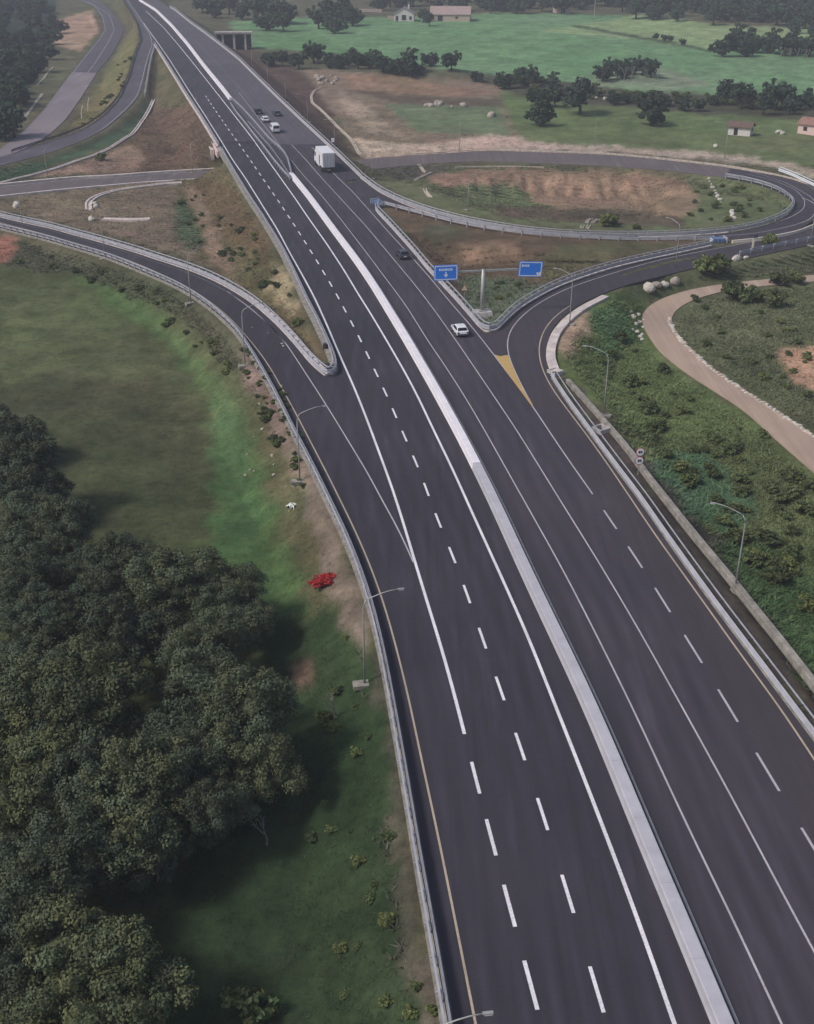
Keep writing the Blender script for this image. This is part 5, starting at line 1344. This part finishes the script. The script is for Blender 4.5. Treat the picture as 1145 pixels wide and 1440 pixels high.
# pale bare trees among the field clumps
def bare_mesh(seed, h):
    g = random.Random(seed); mb = MB()
    def br(p, d, l, r, depth):
        q = p + d * l; mb.tube([p, (p + q) / 2 + Vector((g.uniform(-.1, .1), g.uniform(-.1, .1), 0)) * l, q], [r, r * .8, r * .55], 5, depth == 0)
        if depth < 3:
            for _ in range(3):
                e = (d + Vector((g.uniform(-.8, .8), g.uniform(-.8, .8), g.uniform(0, .5)))).normalized(); br(q, e, l * .66, r * .55, depth + 1)
    br(Vector((0, 0, -.3)), Vector((0, 0, 1)), h * .36, h * .035, 0)
    return mb.mesh('trunk', M['pale_bark'], False)
BM_ = [bare_mesh(k, 6.0) for k in range(3)]
for px, py, s in ((846,112,1.0),(856,108,1.1),(868,108,1.2),(878,110,1.2),(888,109,1.2),(897,112,1.0),(908,110,1.0),(924,108,.9),(1098,78,1.1),(1110,82,1.2),(1121,80,1.1),(1134,82,1.1)):
    p = on_ground(px, py + 4); o = link('bare_tree', bpy.data.objects.new('x', None).data if False else None); o.location = p; o.rotation_euler = (0, 0, tr_rng.uniform(0, 6)); o.scale = (s,) * 3
    link('trunk', BM_[tr_rng.randrange(3)], o)
    tag(o, 'pale leafless tree in front of the field clump' if px < 1000 else 'pale leafless tree in front of the right grove', 'tree', 'bare trees by the field clump' if px < 1000 else 'bare trees by the right grove')
# pale twigs of dead saplings near the wood
for px, py, lb in ((470,1012,'dead grey sapling in the grass left of the rail'),(375,1190,'bare crooked sapling at the dark edge of the wood'),(222,1240,'pale dead sapling in the dark hollow of the wood')):
    p = on_ground(px, py); o = link('bare_tree', None); o.location = p; o.scale = (.55,) * 3; link('trunk', BM_[0], o); tag(o, lb, 'tree')

# ------------------------------------------------------------------ shrubs
sh = random.Random(21)
def shrub(px, py, r, label, group=None, hgt=1.0):
    p = on_ground(px, py); root = empty('shrub', (p[0], p[1], p[2] - 0.05), sh.uniform(0, 6.28), label=label, cat='shrub', group=group)
    root.scale = (r, r * sh.uniform(.8, 1.2), r * hgt); pr = SHR[sh.randrange(3)]
    link('foliage', pr[0], root); link('stem', pr[1], root)
for px, py, r, lb in ((1030,424,2.6,'large dark shrub on the inner side of the dirt track'),(1062,426,2.8,'largest dark shrub right of the dirt track bend'),(1086,430,2.2,'dark shrub just right of the largest one'),(1095,402,2.0,'shrub behind the dark shrubs at right'),(977,424,1.0,'small shrub right on the inner edge of the dirt track bend'),
 (990,382,2.4,'shrub between the exit ramp and the dirt track'),(1010,384,2.6,'shrub right of the one between ramp and track'),(850,318,2.6,'dark bush on the basin floor by the loop rail'),(862,316,1.8,'smaller bush beside the dark bush by the loop rail'),(893,322,1.2,'low bush right of the dark bush at the loop rail'),
 (143,226,1.8,'round bush standing against the long pale gutter'),(1085,345,2.0,'shrub behind the right edge guard rail'),(1120,400,2.2,'shrub at the right edge above the dirt track'),(352,1432,1.8,'pale leafy bush at the bottom edge'),(458,1020,1.0,'small grey green bush in the dark grass')):
    shrub(px, py, r, lb)
def scatter(n, poly, r0, r1, label, group, hgt=0.8):
    xs = [q[0] for q in poly]; y_ = [q[1] for q in poly]; k = 0
    while k < n:
        px, py = sh.uniform(min(xs), max(xs)), sh.uniform(min(y_), max(y_))
        if not inside(poly, np.array([px]), np.array([py]))[0]: continue
        k += 1; shrub(px, py, sh.uniform(r0, r1), label, group, hgt)
scatter(70, [(800,500),(850,470),(895,470),(960,535),(1060,600),(1145,690),(1145,900),(1060,800),(930,640)], 0.6, 1.7, 'low wild shrub on the overgrown right verge', 'shrubs on the right verge')
scatter(26, [(950,430),(1010,425),(1140,440),(1140,580),(1050,530),(975,480)], 0.4, 1.0, 'low shrub in the rough ground inside the dirt track', 'shrubs inside the dirt track')
scatter(34, [(240,290),(285,270),(330,290),(400,400),(445,485),(420,470),(350,400),(290,360)], 0.5, 1.2, 'dry shrub on the bank between entry ramp and motorway', 'shrubs on the bank by the ramp nose')
scatter(30, [(30,345),(150,385),(270,445),(330,520),(400,620),(390,640),(310,520),(220,450),(100,390),(20,375)], 0.45, 1.1, 'scrubby bush on the slope below the entry ramp', 'bushes below the entry ramp')
scatter(14, [(640,395),(745,400),(700,450),(670,430)], 0.35, 0.8, 'small green shrub on the sign island', 'shrubs on the sign island')
scatter(22, [(980,260),(1060,262),(1105,285),(1060,312),(960,316),(975,290)], 0.6, 1.3, 'olive bush at the right end of the loop basin', 'bushes in the loop basin')
scatter(22, [(480,880),(515,900),(545,1040),(580,1230),(610,1430),(480,1430),(400,1100)], 0.3, 0.75, 'dark low bush in the shaded grass left of the rail', 'bushes in the shaded grass')
scatter(16, [(110,185),(140,135),(175,70),(188,80),(165,140),(130,172)], 0.8, 1.6, 'yellowish bush between the two far left roads', 'bushes between the far left roads')
scatter(54, [(640,102),(760,115),(900,130),(1000,136),(1140,146),(1140,160),(990,152),(850,144),(745,134)], 1.2, 2.8, 'dark hedge bush along the field boundary', 'hedge bushes along the field boundary')
scatter(40, [(338,475),(352,490),(402,560),(436,640),(425,690),(405,660),(385,600),(345,530)], 0.35, 0.8, 'dry brown bush on the bare slope below the left rail', 'dry bushes on the slope below the left rail')
# red clump, white sheet
red = crown_mesh('foliage', 140, M['leaf_red'], 1.0, 0.35, 0.7, 8, 12, 20, 0.16, sub_r=(0.3, 0.5), tone=0.25)
p = on_ground(459, 819); rb = empty('red_bush', (p[0], p[1], p[2]), 0.4, label='bright red bush on the bare soil beside the left rail', cat='bush'); rb.scale = (1.6, 1.4, 0.8)
link('foliage', red, rb)
g5 = random.Random(4)
bm = bmesh.new(); bmesh.ops.create_grid(bm, x_segments=9, y_segments=9, size=0.7)
for v in bm.verts:
    a = math.atan2(v.co.y, v.co.x); v.co.x *= 0.7 + 0.4 * math.sin(3 * a); v.co.y *= 0.9 + 0.35 * math.cos(3 * a + 1)
    v.co.z = 0.45 + g5.uniform(-.14, .2) - 0.5 * v.co.xy.length
me = bpy.data.meshes.new('plastic_sheet'); bm.to_mesh(me); bm.free(); me.materials.append(M['plastic_sheet'])
o = link('plastic_sheet', me); o.location = on_ground(411, 714); m_ = o.modifiers.new('thick', 'SOLIDIFY'); m_.thickness = 0.03
tag(o, 'crumpled white plastic sheet lying on the weeds below the left lamp', 'plastic sheet')

# ------------------------------------------------------------------ rocks
rk = random.Random(8)
ROCKM = []
for k in range(5):
    bm = bmesh.new(); bmesh.ops.create_icosphere(bm, subdivisions=2, radius=0.5)
    for v in bm.verts: v.co *= 1 + 0.35 * (vnoise(v.co.x * 3 + k * 7, v.co.y * 3 + v.co.z * 2 + k) - 0.5) + rk.uniform(-.07, .07)
    m_ = bpy.data.meshes.new('rock'); bm.to_mesh(m_); bm.free(); m_.materials.append(M['white_rock'] if k < 2 else M['rock']); ROCKM.append(m_)
def rock(px, py, s, label, group=None, white=False):
    p = on_ground(px, py); o = link('rock', ROCKM[rk.randrange(0, 2) if white else rk.randrange(2, 5)])
    o.location = (p[0], p[1], p[2] + s * 0.15); o.scale = (s * rk.uniform(.8, 1.3), s * rk.uniform(.7, 1.1), s * rk.uniform(.6, .95)); o.rotation_euler = (rk.uniform(-.3, .3), rk.uniform(-.3, .3), rk.uniform(0, 6))
    tag(o, label, 'rock', group)
rock(912, 408, 2.3, 'largest white boulder by the dirt track bend', None, True); rock(923, 403, 1.9, 'grey boulder behind the largest white one', None)
rock(935, 402, 1.6, 'white boulder right of the largest one', None, True); rock(949, 398, 1.9, 'flat pale boulder, rightmost by the dirt track bend', None)
for k in range(9): rock(996 + k * 2.2 + rk.uniform(-1, 1), 252 + k * 4.2, rk.uniform(0.7, 1.4), 'white stone in the line down the basin side', 'white stones down the basin side', True)
for k in range(5): rock(1032 + rk.uniform(-3, 3), 298 + k * 3.2, rk.uniform(.6, 1.2), 'white stone below the loop rail', 'white stones below the loop rail', True)
for k in range(10): rock(608 + rk.uniform(-10, 16), 146 + rk.uniform(-4, 5), rk.uniform(1.5, 3), 'tan boulder in the heap on the cleared ground', 'boulder heap on the cleared ground')
for k in range(6): rock(642 + rk.uniform(-9, 12), 149 + rk.uniform(-2, 2), rk.uniform(1, 2.1), 'tan stone in the row beside the boulder heap', 'stones beside the boulder heap')
for k in range(3): rock(689 + rk.uniform(-3, 3), 163 + rk.uniform(-3, 2), rk.uniform(1.8, 2.6), 'boulder in the small pile at the meadow edge', 'small boulder pile at the meadow edge')
for k in range(16): rock(455 + rk.uniform(-14, 20), 112 + rk.uniform(-6, 7), rk.uniform(1.2, 2.6), 'pale rubble stone on the scar beside the hedge', 'rubble on the scar beside the hedge')
for px, py in ((133,288),(136,292),(129,310),(22,292),(24,288)): rock(px, py, 1.6, 'pale stone beside the gutters at left', 'pale stones by the left gutters', True)
for k in range(22):
    t = k / 21; rock(790 + t * 170 + rk.uniform(-4, 4), 134 + t * 13 + rk.uniform(-2, 2), rk.uniform(1.0, 2.0), 'pale stone in the wall along the hedge', 'stones of the wall along the hedge', True)
for k in range(12): rock(896 + rk.uniform(-9, 9), 440 + k * 3.5, rk.uniform(.5, 1.0), 'small stone beside the outer edge of the dirt track', 'small stones by the dirt track', True)
for k in range(20): rock(rk.uniform(340, 420), rk.uniform(455, 690), rk.uniform(.25, .6), 'small pale stone on the bare slope below the left rail', 'stones on the slope below the left rail')
for px, py, s_, lb in ((1095,187,2.2,'white feed trough shaped stone by the pink house'),(1101,189,1.8,'white block beside the fence near the pink house'),(1006,207,2.0,'white block on the pale strip near the tall lamp'),(1049,364,1.3,'white stone by the marker post'),(1035,366,1.8,'pale slab of rock above the scrub')): rock(px, py, s_, lb, None, True)

# ------------------------------------------------------------------ grass and weeds (too many to count)
gr = np.random.default_rng(77)
def tufts(name, label, n, mask, h0, h1, yscale, cat='grass', bright=1.0, wide=1.0):
    cand = np.nonzero(mask)[0]
    wgt = yscale(Y[cand]) * ppm[cand] ** -0.0
    cell = np.r_[np.diff(YS), 1][cand // TX.shape[1]] * (HW[cand // TX.shape[1]] * 2 / 619)
    wgt = wgt * cell; wgt /= wgt.sum()
    c = gr.choice(cand, n, p=wgt)
    cx, cy = X[c] + gr.uniform(-.5, .5, n), Y[c] + gr.uniform(-.5, .5, n); cz = rz_[c] - 0.05
    col = cov[c] * bright * gr.uniform(.9, 1.5, (n, 1)); col[:, 0] *= gr.uniform(.92, 1.12, n)
    Vv, Cv = [], []
    h = gr.uniform(h0, h1, n)
    for k in range(4):
        a = gr.uniform(0, 6.28, n); w = h * gr.uniform(.1, .22, n) * wide; ln = h * gr.uniform(.6, 1.5, n); b = gr.uniform(0, 6.28, n)
        ox, oy = np.cos(b) * h * .3, np.sin(b) * h * .3
        p0 = np.c_[cx + ox - np.cos(a) * w, cy + oy - np.sin(a) * w, cz]; p1 = np.c_[cx + ox + np.cos(a) * w, cy + oy + np.sin(a) * w, cz]
        p2 = np.c_[cx + ox * 1.4 + np.cos(b) * ln, cy + oy * 1.4 + np.sin(b) * ln, cz + h * gr.uniform(.35, .9, n)]
        Vv.append(np.stack([p0, p1, p2], 1).reshape(-1, 3)); Cv.append(np.repeat(col, 3, 0))
    Vv = np.concatenate(Vv); Cv = np.clip(np.concatenate(Cv), 0.003, 0.6)
    o = link(name, mesh_np(name, Vv, np.arange(len(Vv), dtype=np.int32).reshape(-1, 3), M['leaf_grass'], False, Cv))
    tag(o, label, cat, None, 'stuff')
off_road = (dist_road > 1.4) & (Y > 30) & (np.abs(X) < np.repeat(HW, TX.shape[1])) & (PXX > -60) & (PXX < 1205) & (PYY < 1500) & (under > 1.0)
isg = cov[:, 1] > cov[:, 0] * 0.9
fieldm = off_road & (zone == 1) & (Y < 240)
tufts('grass', 'low wild grass of the left field and verge', 36000, fieldm & isg, 0.08, 0.26, lambda y: 1.0 / (1 + (y / 110.0) ** 2))
rough = off_road & (Y < 330) & ((zone == 0) | (zone == 3)) & isg
tufts('weeds', 'tall dry weeds on the banks and verges', 90000, rough, 0.2, 0.62, lambda y: 1.0 / (1 + (y / 200.0) ** 2), 'weeds', 1.05)
allo = off_road & (Y < 420)
tufts('weeds', 'sparse weeds on bare soil beside the roads', 16000, allo & ~isg, 0.08, 0.28, lambda y: 1.0 / (1 + (y / 200.0) ** 2), 'weeds', 0.8)

tufts('weeds', 'dry brown weeds on the banks of bare earth', 30000, off_road & ~isg & (Y > 130) & (Y < 420), 0.2, 0.6, lambda y: 1.0 / (1 + (y / 260.0) ** 2), 'weeds', 0.95)
# ------------------------------------------------------------------ tell the members of short rows apart by their order
ORD = ['leftmost', 'second', 'third', 'fourth', 'fifth', 'sixth', 'seventh', 'eighth', 'ninth', 'tenth', 'eleventh', 'twelfth', 'thirteenth', 'fourteenth', 'fifteenth', 'sixteenth', 'seventeenth', 'eighteenth', 'nineteenth', 'twentieth'] + ['twenty-' + w for w in ('first', 'second', 'third', 'fourth', 'fifth', 'sixth', 'seventh', 'eighth', 'ninth')] + ['thirtieth']
def order_labels(group, phrase):
    m = [o for o in COL.objects if o.get('group') == group and o.get('label') and o.get('category')]
    m.sort(key=lambda o: float(project(o.location.x, o.location.y, o.location.z)[0]))
    for k, o in enumerate(m):
        o['label'] = (('leftmost ' if k == 0 else ORD[k] + ' from the left of the ') + phrase) if k < len(m) - 1 or k == 0 else 'rightmost of the ' + phrase
        if k == 0: o['label'] = 'leftmost of the ' + phrase
for gname, ph in (('trees of the hedge between the fields', 'dark bushy trees in the hedge between field and meadow'), ('clump of trees in the green field', 'dark trees of the clump alone in the green field'), ('grove at the right of the green field', 'dark trees in the grove right of the green field'), ('tall trees right of the far carriageway', 'tall dark trees beside the far carriageway'), ('bushes on the far field boundary', 'small round bushes on the field boundary'), ('bare trees by the field clump', 'pale leafless trees before the field clump'), ('bare trees by the right grove', 'pale leafless trees before the right grove'), ('trees round the farm', 'dark trees close round the farm buildings'), ('white stones down the basin side', 'white stones running down the basin side'), ('white stones below the loop rail', 'white stones just below the loop rail')):
    order_labels(gname, ph)

# ------------------------------------------------------------------ air
if HAZE:
    hm = bpy.data.materials.new('haze'); hm.use_nodes = True; hn = hm.node_tree
    hn.nodes.remove(hn.nodes['Principled BSDF'])
    pv = hn.nodes.new('ShaderNodeVolumePrincipled'); pv.inputs['Density'].default_value = HAZE; pv.inputs['Color'].default_value = (0.86, 0.9, 1.0, 1)
    hn.links.new(pv.outputs[0], hn.nodes['Material Output'].inputs['Volume'])
    zlo, zhi = float(TZ.min()) - 1.5, max(float(TZ.max()) + 12, CAM_H + 3)
    xm = 3.2 * HW[-1] + 60
    hb = MB().box((0, (YS[-1] - 60) / 2, (zlo + zhi) / 2), (2 * xm, YS[-1] + 60 + 140, zhi - zlo)).build('haze', hm)
    tag(hb, 'thin haze over the whole landscape', None, None, 'stuff')
